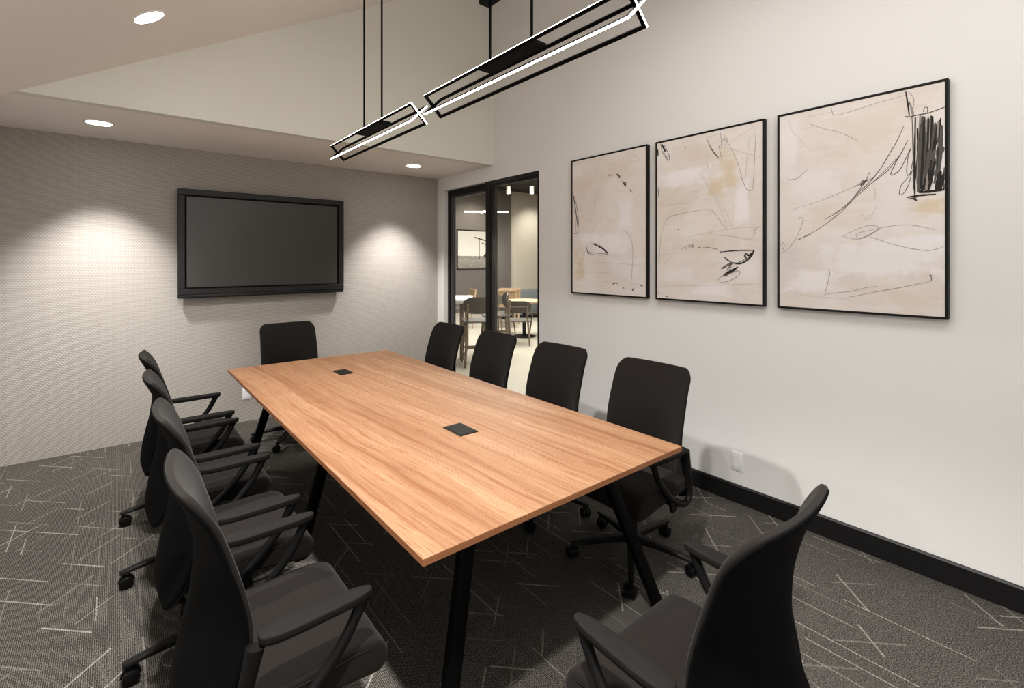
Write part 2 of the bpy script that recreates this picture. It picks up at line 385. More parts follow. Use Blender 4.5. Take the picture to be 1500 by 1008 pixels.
# glazed sliding door in the right wall
dr = bpy.data.objects.new('door_1', None); C.objects.link(dr); dr.location = (XR, (D0 + D1) / 2, 0); dr['kind'] = 'structure'
OY = (D0 + D1) / 2
def L(x, y): return (x - XR, y - OY)
def dbox(bm, x0, x1, y0, y1, z0, z1): box(bm, x0 - XR, x1 - XR, y0 - OY, y1 - OY, z0, z1, .002, 1)
b = bmesh.new(); dbox(b, 3.085, 3.145, 4.955, 4.998, 0, DZ - .002); dbox(b, 3.085, 3.145, 4.10, 4.955, 2.29, DZ - .002); dbox(b, 3.085, 3.145, 4.10, 4.955, 0, .03)
dbox(b, 3.036, 3.083, 3.317, 3.340, 0, DZ - .002); dbox(b, 3.036, 3.083, 3.340, 4.17, 2.315, DZ - .002)
struct('door_frame', b, M['doormetal'], dr)
b = bmesh.new(); dbox(b, 3.095, 3.13, 4.89, 4.953, .03, 2.288); dbox(b, 3.095, 3.13, 4.075, 4.135, .03, 2.288); dbox(b, 3.095, 3.13, 4.135, 4.89, 2.262, 2.288); dbox(b, 3.095, 3.13, 4.135, 4.89, .03, .07)
fp = struct('fixed_panel', b, M['stile'], dr)
b = bmesh.new(); dbox(b, 3.110, 3.116, 4.136, 4.889, .07, 2.262); struct('glass_pane', b, M['glass'], fp)
b = bmesh.new(); dbox(b, 3.042, 3.078, 4.105, 4.17, .012, 2.313); dbox(b, 3.042, 3.078, 3.342, 3.352, .012, 2.313); dbox(b, 3.042, 3.078, 3.352, 4.105, 2.29, 2.313); dbox(b, 3.042, 3.078, 3.352, 4.105, .012, .05)
sp = struct('sliding_panel', b, M['doormetal'], dr)
b = bmesh.new(); dbox(b, 3.057, 3.063, 3.353, 4.104, .05, 2.29); struct('glass_pane', b, M['glass'], sp)

# ------------------------------------------------------------------ television
tv = thing('tv_set', 'large wall-mounted television with black bezel, screen off', 'television', (1.131, YB - .001, 1.67))
hw, z0, z1, yf = .7195, 1.192 - 1.67, 2.146 - 1.67, -.09
b = bmesh.new(); bz = .052
prof = [(-hw, hw, z1 - bz, z1), (-hw, hw, z0 + .03, z0 + .03 + bz), (-hw, -hw + bz, z0 + .03 + bz, z1 - bz), (hw - bz, hw, z0 + .03 + bz, z1 - bz)]
for x0, x1, a, c in prof: box(b, x0, x1, yf, yf + .045, a, c, .003, 1)
obj('bezel', b, M['tvframe'], tv)
b = bmesh.new()
for x0, x1, a, c in [(-hw + bz, hw - bz, z1 - bz - .012, z1 - bz), (-hw + bz, hw - bz, z0 + .03 + bz, z0 + .042 + bz), (-hw + bz, -hw + bz + .012, z0 + .042 + bz, z1 - bz - .012), (hw - bz - .012, hw - bz, z0 + .042 + bz, z1 - bz - .012)]:
    box(b, x0, x1, yf + .006, yf + .03, a, c, .002, 1)
obj('inner_bezel', b, M['blackmetal'], tv)
b = bmesh.new(); box(b, -hw + bz + .012, hw - bz - .012, yf + .012, yf + .04, z0 + .042 + bz, z1 - bz - .012); obj('screen', b, M['screen'], tv)
b = bmesh.new(); box(b, -hw, hw, yf + .004, yf + .05, z0, z0 + .029, .004); obj('lower_bar', b, M['tvlip'], tv)
b = bmesh.new(); box(b, -hw + .02, hw - .02, yf + .046, yf + .06, z0 + .03, z1 - .02, .004); box(b, -.3, .3, yf + .06, 0, -.2, .2, .004); obj('back_housing', b, M['blackmetal'], tv)

# ------------------------------------------------------------------ conference table
TX0, TX1, TY0, TY1, TZ = .619, 1.839, 1.124, 3.983, .74
TCX, TCY = (TX0 + TX1) / 2, (TY0 + TY1) / 2
tb = thing('conference_table', 'long wooden conference table with splayed black metal legs', 'table', (TCX, TCY, 0))
hx, hy = .61, (TY1 - TY0) / 2
b = bmesh.new(); box(b, -hx, hx, -hy, hy, TZ - .021, TZ, .0012, 1); b.normal_update()
for f in b.faces:
    if abs(f.normal.z) < .5: f.material_index = 1
obj('tabletop', b, [M['wood'], M['woodedge']], tb)
def table_leg(sx, fy, ty):
    b = bmesh.new(); f = Vector((sx * (.508 if sx < 0 else .592), fy, 0)); t = Vector((sx * .325, ty, TZ - .045)); w, h = .026, .016
    pts = [(f.x - w, f.y - h, 0), (f.x + w, f.y - h, 0), (f.x + w, f.y + h, 0), (f.x - w, f.y + h, 0), (t.x - w, t.y - h, t.z), (t.x + w, t.y - h, t.z), (t.x + w, t.y + h, t.z), (t.x - w, t.y + h, t.z)]
    hexa(b, pts, .0025); return b
for sx in (-1, 1):
    obj('leg', table_leg(sx, 1.215 - TCY, 1.325 - TCY), M['blackmetal'], tb)
    obj('leg', table_leg(sx, 2.59 - TCY, 2.59 - TCY), M['blackmetal'], tb)
    obj('leg', table_leg(sx, 3.89 - TCY, 3.78 - TCY), M['blackmetal'], tb)
b = bmesh.new()
for y in (1.325 - TCY, 2.59 - TCY, 3.78 - TCY): box(b, -.36, .36, y - .03, y + .03, TZ - .045, TZ - .0215)
for x in (-.2, .2): box(b, x - .02, x + .02, 1.36 - TCY, 3.74 - TCY, TZ - .05, TZ - .0215)
obj('support_frame', b, M['blackmetal'], tb)
for (x, y, a, c) in [(1.2275, 1.879, .049, .074), (1.2275, 3.370, .047, .078)]:
    b = bmesh.new(); box(b, x - TCX - a, x - TCX + a, y - TCY - c, y - TCY + c, TZ + .0002, TZ + .0035, .001, 1)
    box(b, x - TCX - a + .006, x - TCX + a - .006, y - TCY - c + .006, y - TCY + c - .006, TZ + .0035, TZ + .0045)
    obj('power_grommet', b, M['grommet'], tb)

# ------------------------------------------------------------------ office chair (local +x is where the sitter faces)
def seat_bm():
    b = bmesh.new()
    p = [(-.115, .456), (-.06, .453), (.0, .452), (.06, .453), (.13, .457), (.19, .457), (.235, .449), (.262, .432), (.276, .405), (.276, .380), (.262, .360), (.235, .352), (.15, .362), (.05, .374), (-.06, .384), (-.115, .392), (-.128, .405), (-.132, .425), (-.128, .445)]
    q = [(v.x, v.y) for v in spline([(*t, 0) for t in p + [p[0]]], 3)][:-1]
    loft_inset(b, q, -.238, .238, .017, 4); return b
def welt_bm(s):
    """piped seam round the sides and front of the cushion"""
    b = bmesh.new(); y = .2385
    sweep(b, spline([(-.10, s * y, .437), (.05, s * y, .434), (.18, s * y, .437), (.235, s * (y - .002), .428), (.258, s * (y - .008), .412)], 5), .0018, None, 6)
    return b
EDGE = [(-.20, .30), (-.188, .335), (-.170, .372), (-.148, .417), (-.122, .474), (-.098, .535), (-.083, .585), (-.084, .64), (-.097, .70), (-.121, .782), (-.150, .871), (-.180, .927), (-.206, .968)]
MID = [(-.208, .30), (-.220, .335), (-.222, .372), (-.217, .417), (-.208, .474), (-.196, .535), (-.182, .591), (-.172, .658), (-.166, .718), (-.169, .782), (-.192, .871), (-.218, .930), (-.238, .968)]
def back_bm(o0, o1, shrink=0.0, lip=0.0):
    """wrap-around back: rear face at offset o0, front face at o1 along the local normal"""
    ce = spline([(x, 0, z) for x, z in EDGE], 5); cm = spline([(x, 0, z) for x, z in MID], 5)
    def at(c, z):
        for a, b_ in zip(c, c[1:]):
            if a.z <= z <= b_.z: return a.x + (b_.x - a.x) * (z - a.z) / max(1e-9, b_.z - a.z)
        return c[-1].x if z > c[-1].z else c[0].x
    zb, zt = .306 + shrink, .966 - shrink; rt, rb = .062, .098
    zs = [zb + rb * (1 - math.cos(PI / 2 * k / 9)) for k in range(9)]
    zs += [zb + rb + (zt - rt - zb - rb) * k / 26 for k in range(26)]
    zs += [zt - rt + rt * math.sin(PI / 2 * k / 9) for k in range(10)]
    def half(z):
        w = .236 - .008 * max(0, (z - .72) / .25)  - shrink
        if z > zt - rt: u = (z - (zt - rt)) / rt; w -= rt * (1 - math.sqrt(max(0, 1 - min(1, u) ** 2)))
        if z < zb + rb: u = ((zb + rb) - z) / rb; w -= rb * (1 - math.sqrt(max(0, 1 - min(1, u) ** 2)))
        return w
    b = bmesh.new(); S = 24; m = len(zs); grids = [[], []]
    for side in (0, 1):
        for i, z in enumerate(zs):
            row = []; w = half(z)
            for j in range(S + 1):
                s_ = math.sin((-1 + 2 * j / S) * PI / 2); y = w * s_; k = abs(y / .236) ** 2.0
                x = at(cm, z) * (1 - k) + at(ce, z) * k
                z2 = z + .006; sl = ((at(cm, z2) * (1 - k) + at(ce, z2) * k) - x) / .006
                kx = 2 * abs(y) / .236 ** 2 * (at(ce, z) - at(cm, z)) * (1 if y > 0 else -1)
                nv = Vector((1, -kx, -sl)).normalized()
                d = min(1, (w - abs(y)) / .013 if w > abs(y) else 0, (zt - z) / .013, (z - zb) / .013)
                d = max(0, d); rnd = math.sqrt(max(0, 1 - (1 - d) ** 2))
                mid = (o0 + o1) / 2; hh = (o1 - o0) / 2 * max(.12, rnd)
                row.append(b.verts.new(Vector((x, y, z)) + nv * (mid + (-hh if side == 0 else hh))))
            grids[side].append(row)
    for g in grids:
        for i in range(m - 1):
            for j in range(S): b.faces.new((g[i][j], g[i + 1][j], g[i + 1][j + 1], g[i][j + 1]))
    r, f = grids
    for i in range(m - 1):
        for j in (0, S): b.faces.new((f[i][j], f[i + 1][j], r[i + 1][j], r[i][j]))
    for i in (0, m - 1):
        for j in range(S): b.faces.new((f[i][j], f[i][j + 1], r[i][j + 1], r[i][j]))
    return b
def arm_bm(s):
    b = bmesh.new(); y = s * .258
    loop = [(.188, .600), (.172, .562), (.140, .508), (.090, .450), (.034, .398), (-.020, .362), (-.066, .345), (-.098, .350), (-.115, .376), (-.114, .418), (-.102, .478), (-.086, .545), (-.074, .600)]
    c = spline([(x, y - s * .006 * math.sin(PI * i / 12), z) for i, (x, z) in enumerate(loop)], 5); m = len(c)
    ra = [.0145 + .008 * max(0, (i / (m - 1) - .55) / .45) ** 2 + .003 * max(0, 1 - i / 6) for i in range(m)]
    sweep(b, c, ra, [.0140 + .004 * max(0, (i / (m - 1) - .6) / .4) for i in range(m)], 12)
    # bracket from the loop to the seat pan
    hexa(b, [(-.062, s * .10, .345), (.022, s * .10, .345), (.012, s * .255, .352), (-.045, s * .255, .340), (-.062, s * .10, .372), (.022, s * .10, .372), (.018, s * .255, .384), (-.050, s * .255, .366)], .003)
    prism(b, [(.058, .405), (.034, .334), (.020, .336), (-.020, .362), (.0, .39)], 'y', min(s * .243, s * .259), max(s * .243, s * .259))
    return b
def pad_bm(s):
    b = bmesh.new(); y0 = s * .254; out = []
    for k in range(36):
        a = 2 * PI * k / 36; cx, sy = math.cos(a), math.sin(a)
        x = .075 + .142 * math.copysign(abs(cx) ** .55, cx); hw_ = .0295 - .0055 * (x - .075) / .142
        out.append((x, y0 + hw_ * math.copysign(abs(sy) ** .75, sy)))
    cxm, cym = .075, y0
    def ring(sc, z): return [b.verts.new((cxm + (x - cxm) * (1 - (1 - sc) * .2), cym + (y - cym) * sc, z + .004 * ((x - .075) / .14) * 0)) for x, y in out]
    rs = [ring(.82, .598), ring(.95, .600), ring(.97, .604), ring(.94, .6045), ring(.94, .6065), ring(1.0, .607), ring(1.0, .6165), ring(.975, .620), ring(.90, .621), ring(.5, .622)]
    for p, q in zip(rs, rs[1:]):
        for i in range(36): b.faces.new((p[i], p[(i + 1) % 36], q[(i + 1) % 36], q[i]))
    b.faces.new(rs[0][::-1]); b.faces.new(rs[-1]); return b
def leg_bm(a):
    b = bmesh.new(); ca, sa = math.cos(a), math.sin(a)
    sec = [(.03, .025, .088, .120), (.12, .020, .084, .110), (.22, .0165, .076, .096), (.300, .0145, .068, .083), (.318, .012, .068, .080)]
    rings = []
    for r, w, za, zb in sec:
        pr = [(-w, za), (w, za), (w * .95, zb - .006), (w * .6, zb), (-w * .6, zb), (-w * .95, zb - .006)]
        rings.append([b.verts.new((r * ca - y * sa, r * sa + y * ca, z)) for y, z in pr])
    for p, q in zip(rings, rings[1:]):
        for i in range(6): b.faces.new((p[i], p[(i + 1) % 6], q[(i + 1) % 6], q[i]))
    b.faces.new(rings[0][::-1]); b.faces.new(rings[-1]); return b
def caster_bm(a, twist):
    b = bmesh.new(); c = Vector((.305 * math.cos(a), .305 * math.sin(a), .027)); t = a + twist
    ax = Vector((-math.sin(t), math.cos(t), 0)); fw = Vector((math.cos(t), math.sin(t), 0)); n = 20
    c0 = c - fw * .012
    for s0, s1 in ((-.026, -.007), (.007, .026)):
        rings = []
        for w, r in ((s0, .022), (s0 + .003, .027), (s1 - .003, .027), (s1, .022)):
            rings.append([b.verts.new(c0 + ax * w + fw * r * math.cos(2 * PI * k / n) + Vector((0, 0, r * math.sin(2 * PI * k / n)))) for k in range(n)])
        for p, q in zip(rings, rings[1:]):
            for k in range(n): b.faces.new((p[k], p[(k + 1) % n], q[(k + 1) % n], q[k]))
        b.faces.new(rings[0]); b.faces.new(rings[-1][::-1])
    # hood over the wheels and its stem
    arc = [(fw * .031 * math.cos(x) + Vector((0, 0, .031 * math.sin(x)))) for x in [PI * k / 8 for k in range(9)]]
    arc2 = [p * .75 for p in arc]
    for w0, w1 in ((-.006, .006),):
        A = [b.verts.new(c0 + p + ax * w0) for p in arc]; B = [b.verts.new(c0 + p + ax * w1) for p in arc]
        D = [b.verts.new(c0 + p + ax * w0) for p in arc2]; E = [b.verts.new(c0 + p + ax * w1) for p in arc2]
        for i in range(8):
            b.faces.new((A[i], A[i + 1], B[i + 1], B[i])); b.faces.new((D[i], E[i], E[i + 1], D[i + 1]))
            b.faces.new((A[i], D[i], D[i + 1], A[i + 1])); b.faces.new((B[i], B[i + 1], E[i + 1], E[i]))
        for i in (0, 8): b.faces.new((A[i], B[i], E[i], D[i]))
    cyl(b, (c.x, c.y), .008, .045, .07, 12); return b
def make_chair(label, loc, rz, group, rot=0.0, twists=(0, .6, 1.9, 2.7, -.5)):
    t = thing('office_chair', label, 'chair', loc, rz, group)
    st = obj('seat', seat_bm(), M['fabric'], t, smooth=60)
    for s in (-1, 1): obj('welt', welt_bm(s), M['fabric'], st, smooth=60)
    bk = obj('backrest', back_bm(.002, .021), M['fabric'], t, smooth=70)
    obj('back_shell', back_bm(-.003, .010, shrink=.003), M['shell'], bk, smooth=70)
    for s in (-1, 1):
        a = obj('armrest', arm_bm(s), M['plastic'], t, smooth=60); obj('arm_pad', pad_bm(s), M['pad'], a, smooth=60)
    b = bmesh.new(); box(b, -.11, .13, -.13, .13, .368, .384, .006); box(b, -.11, .10, -.07, .07, .315, .373, .012); obj('seat_mechanism', b, M['plastic'], t)
    b = bmesh.new()                                  # spine joining mechanism and backrest
    hexa(b, [(-.19, -.05, .335), (-.10, -.05, .322), (-.10, .05, .322), (-.19, .05, .335), (-.19, -.05, .375), (-.10, -.05, .385), (-.10, .05, .385), (-.19, .05, .375)], .003); obj('back_bracket', b, M['plastic'], t)
    b = bmesh.new(); lathe(b, [(.016, .24), (.016, .318)]); lathe(b, [(.025, .10), (.025, .22), (.022, .24)]); obj('gas_column', b, M['plastic'], t)
    b = bmesh.new(); lathe(b, [(.036, .078), (.044, .084), (.044, .116), (.036, .126)]); obj('base_hub', b, M['plastic'], t)
    for k in range(5):
        a = PI + rot + 2 * PI * k / 5
        l = obj('base_leg', leg_bm(a), M['plastic'], t); obj('caster', caster_bm(a, twists[k]), M['caster'], l)
    b = bmesh.new(); sweep(b, spline([(.03, -.07, .345), (.035, -.15, .345), (.04, -.21, .338)], 4), .005, .006, 8, Vector((1, 0, 0))); box(b, .022, .058, -.245, -.205, .332, .344, .003); obj('height_lever', b, M['plastic'], t)
    return t
GL, GR = 'black office chairs along the left side of the table', 'black office chairs along the right side of the table'
LY = [1.536, 2.215, 2.885, 3.560]; RY = [1.540, 2.230, 2.910, 3.600]
LL = ['black office chair nearest the camera on the left side, its whole seat in view',
      'second black office chair from the camera on the left side of the table',
      'third black office chair from the camera on the left side of the table',
      'farthest black office chair on the left side, closest to the textured wall']
RL = ['black office chair at the near right table corner, in front of the wall outlet',
      'second black office chair from the camera on the right side of the table',
      'third black office chair from the camera on the right side, before the glass door',
      'farthest black office chair on the right side, before the left glass pane']
ch = make_chair(LL[0], (.33, LY[0], 0), 0, GL)
for i in (1, 2, 3): dup(ch, (.33 + .004 * (i % 2), LY[i], 0), (0, -.012, .01, .0)[i], LL[i], GL)
for i in range(4): dup(ch, (2.055, RY[i], 0), PI + (.0, .015, -.01, .01)[i], RL[i], GR)
dup(ch, (1.175, 4.40, 0), -PI / 2, 'black office chair at the far head of the table below the television', 'black office chairs at the table ends')
dup(ch, (1.16, .638, 0), PI / 2, 'black office chair at the near end of the table, seen from behind', 'black office chairs at the table ends')

# ------------------------------------------------------------------ pendants over the table
PX, PZ = 1.229, 2.290
def quad(bm, p, q, e): bm.faces.new([bm.verts.new(v) for v in (p + e, p - e, q - e, q + e)])
def pendant(label, y0, y1, stems, plate, hub):
    t = thing('linear_pendant', label, 'pendant light', (PX, (y0 + y1) / 2, PZ), 0, 'black linear pendants above the table')
    yc = (y0 + y1) / 2; a, c = y0 - yc, y1 - yc; h = .043; w = .0125
    for d in (1, -1):                                # two rectangular rings crossing in an X
        dv = Vector((d, 0, 1)).normalized(); nv = Vector((1, 0, -d)).normalized()     # ring's own diagonal and its normal
        R = h * math.sqrt(2)
        b = bmesh.new(); s = bmesh.new()
        for q in (1, -1):
            p = dv * R * q
            bar(b, p + Vector((0, a, 0)), p + Vector((0, c, 0)), w, w, dv)
            o = dv * (R + w / 2 + .0004) * q; e = nv * w * .32
            quad(s, o + Vector((0, a - w / 2, 0)), o + Vector((0, c + w / 2, 0)), e)
        for y in (a, c):
            bar(b, dv * (R + w / 2) + Vector((0, y, 0)), -dv * (R + w / 2) + Vector((0, y, 0)), w, w, nv)
            yy = Vector((0, y + (-1 if y == a else 1) * (w / 2 + .0004), 0)); e = nv * w * .32
            quad(s, dv * (R + w / 2) + yy, -dv * (R + w / 2) + yy, e)
        f = obj('light_frame', b, M['blackmetal'], t, smooth=0); obj('light_strip', s, M['led'], f, smooth=0)
    b = bmesh.new(); box(b, -h + .004, h - .004, plate[0] - yc, plate[1] - yc, h - .004, h + .012, .001, 1); obj('driver_plate', b, M['blackmetal'], t)
    for y in stems:
        b = bmesh.new(); top = (hub if hub else zc(PX)) - PZ + .002
        cyl(b, (0, y - yc), .0055, h + .01, top, 12); cyl(b, (0, y - yc), .009, h + .012, h + .028, 12); obj('stem', b, M['blackmetal'], t)
    if hub:
        b = bmesh.new(); box(b, -.027, .027, stems[1] - .05 - yc, stems[0] + .045 - yc, hub - PZ, hub - PZ + .03, .003)
        ym = (stems[0] + stems[1]) / 2 - yc; cyl(b, (0, ym), .011, hub - PZ + .03, zc(PX) - PZ + .01, 12); obj('canopy', b, M['blackmetal'], t)
    else:
        b = bmesh.new(); box(b, -.03, .03, stems[1] - .06 - yc, stems[0] + .06 - yc, zc(PX - .03) - PZ - .02, zc(PX) - PZ + .01, .003); obj('canopy', b, M['blackmetal'], t)
    return t
pendant('black linear pendant nearer the camera, tubes in an X with glowing edges', .905, 2.128, (1.652, 1.386), (1.345, 1.690), 2.615)
pendant('black linear pendant farther from the camera, in front of the soffit', 2.280, 3.480, (3.000, 2.735), (2.690, 3.045), None)

# ------------------------------------------------------------------ downlights
def downlight(label, loc, tilt, power, size, blend, r=.078):
    t = thing('recessed_downlight', label, 'downlight', loc, 0, 'round recessed downlights'); t.rotation_euler = (0, tilt, 0)
    b = bmesh.new(); n = 32
    for (ra, za), (rb, zb) in (((r + .008, 0), (r + .006, -.004)), ((r + .006, -.004), (r - .004, -.004)), ((r - .004, -.004), (r - .006, 0))):
        A = [b.verts.new((ra * math.cos(2 * PI * k / n), ra * math.sin(2 * PI * k / n), za)) for k in range(n)]
        B = [b.verts.new((rb * math.cos(2 * PI * k / n), rb * math.sin(2 * PI * k / n), zb)) for k in range(n)]
        for k in range(n): b.faces.new((A[k], A[(k + 1) % n], B[(k + 1) % n], B[k]))
    obj('trim_ring', b, M['ring'], t)
    b = bmesh.new(); cyl(b, (0, 0), r - .005, -.003, -.0005, 32); obj('lens', b, M['lens'], t)
    spot((loc[0], loc[1], loc[2] - .02), (loc[0], loc[1] + (.33 if loc[1] > YS else 0), 0), power, size, blend, .05)
    if loc[1] > YS: spot((loc[0], loc[1], loc[2] - .02), (loc[0], loc[1] + .62, .35), power * 1.8, 66, 1.0, .05)
def spot(loc, target, power, size, blend, rad=.05, col=(1, .965, .93)):
    l = bpy.data.lights.new('spot_beam', 'SPOT'); l.energy = power; l.spot_size = math.radians(size); l.spot_blend = blend; l.shadow_soft_size = rad; l.color = col
    o = bpy.data.objects.new('spot_beam', l); C.objects.link(o); o.location = loc
    o.rotation_euler = (Vector(target) - Vector(loc)).to_track_quat('-Z', 'Y').to_euler(); return o
K = 1.0
downlight('round downlight in the soffit above the left of the television', (-.095, 4.578, HS), 0, 60 * K, 80, .6)
downlight('round downlight in the soffit near the glass door', (2.406, 4.568, HS), 0, 60 * K, 80, .6)
ta = -math.atan(SL)
for i, y in enumerate((3.28, 1.88, .48, -.92)):
    if i == 2: spot((.137, y, zc(.137) - .02), (.30, y + .1, 0), 260 * K, 104, .5, .05); continue
    if i == 0: downlight('round downlight in the sloping white ceiling', (.137, y, zc(.137)), ta, 200 * K, 130, .8)
    else: spot((.137, y, zc(.137) - .02), (.137 + .25, y, 0), (200, 190, 150, 30)[i] * K, 140, .8, .05)
def area(loc, target, sx, sy, power, col=(1, .98, .96)):
    l = bpy.data.lights.new('fill_light', 'AREA'); l.shape = 'RECTANGLE'; l.size = sx; l.size_y = sy; l.energy = power; l.color = col
    o = bpy.data.objects.new('fill_light', l); C.objects.link(o); o.location = loc
    o.rotation_euler = (Vector(target) - Vector(loc)).to_track_quat('-Z', 'Y').to_euler(); return o
area((1.45, .55, 3.46), (1.45, .56, 0), 1.2, 2.6, 40)  # unseen overhead fill lamp, added to even out the wall brightness
area((.3, -2.2, 2.0), (.9, 2.0, 3.0), 2.4, 1.4, 32)  # unseen fill behind the camera, added to lift ceiling and upper wall

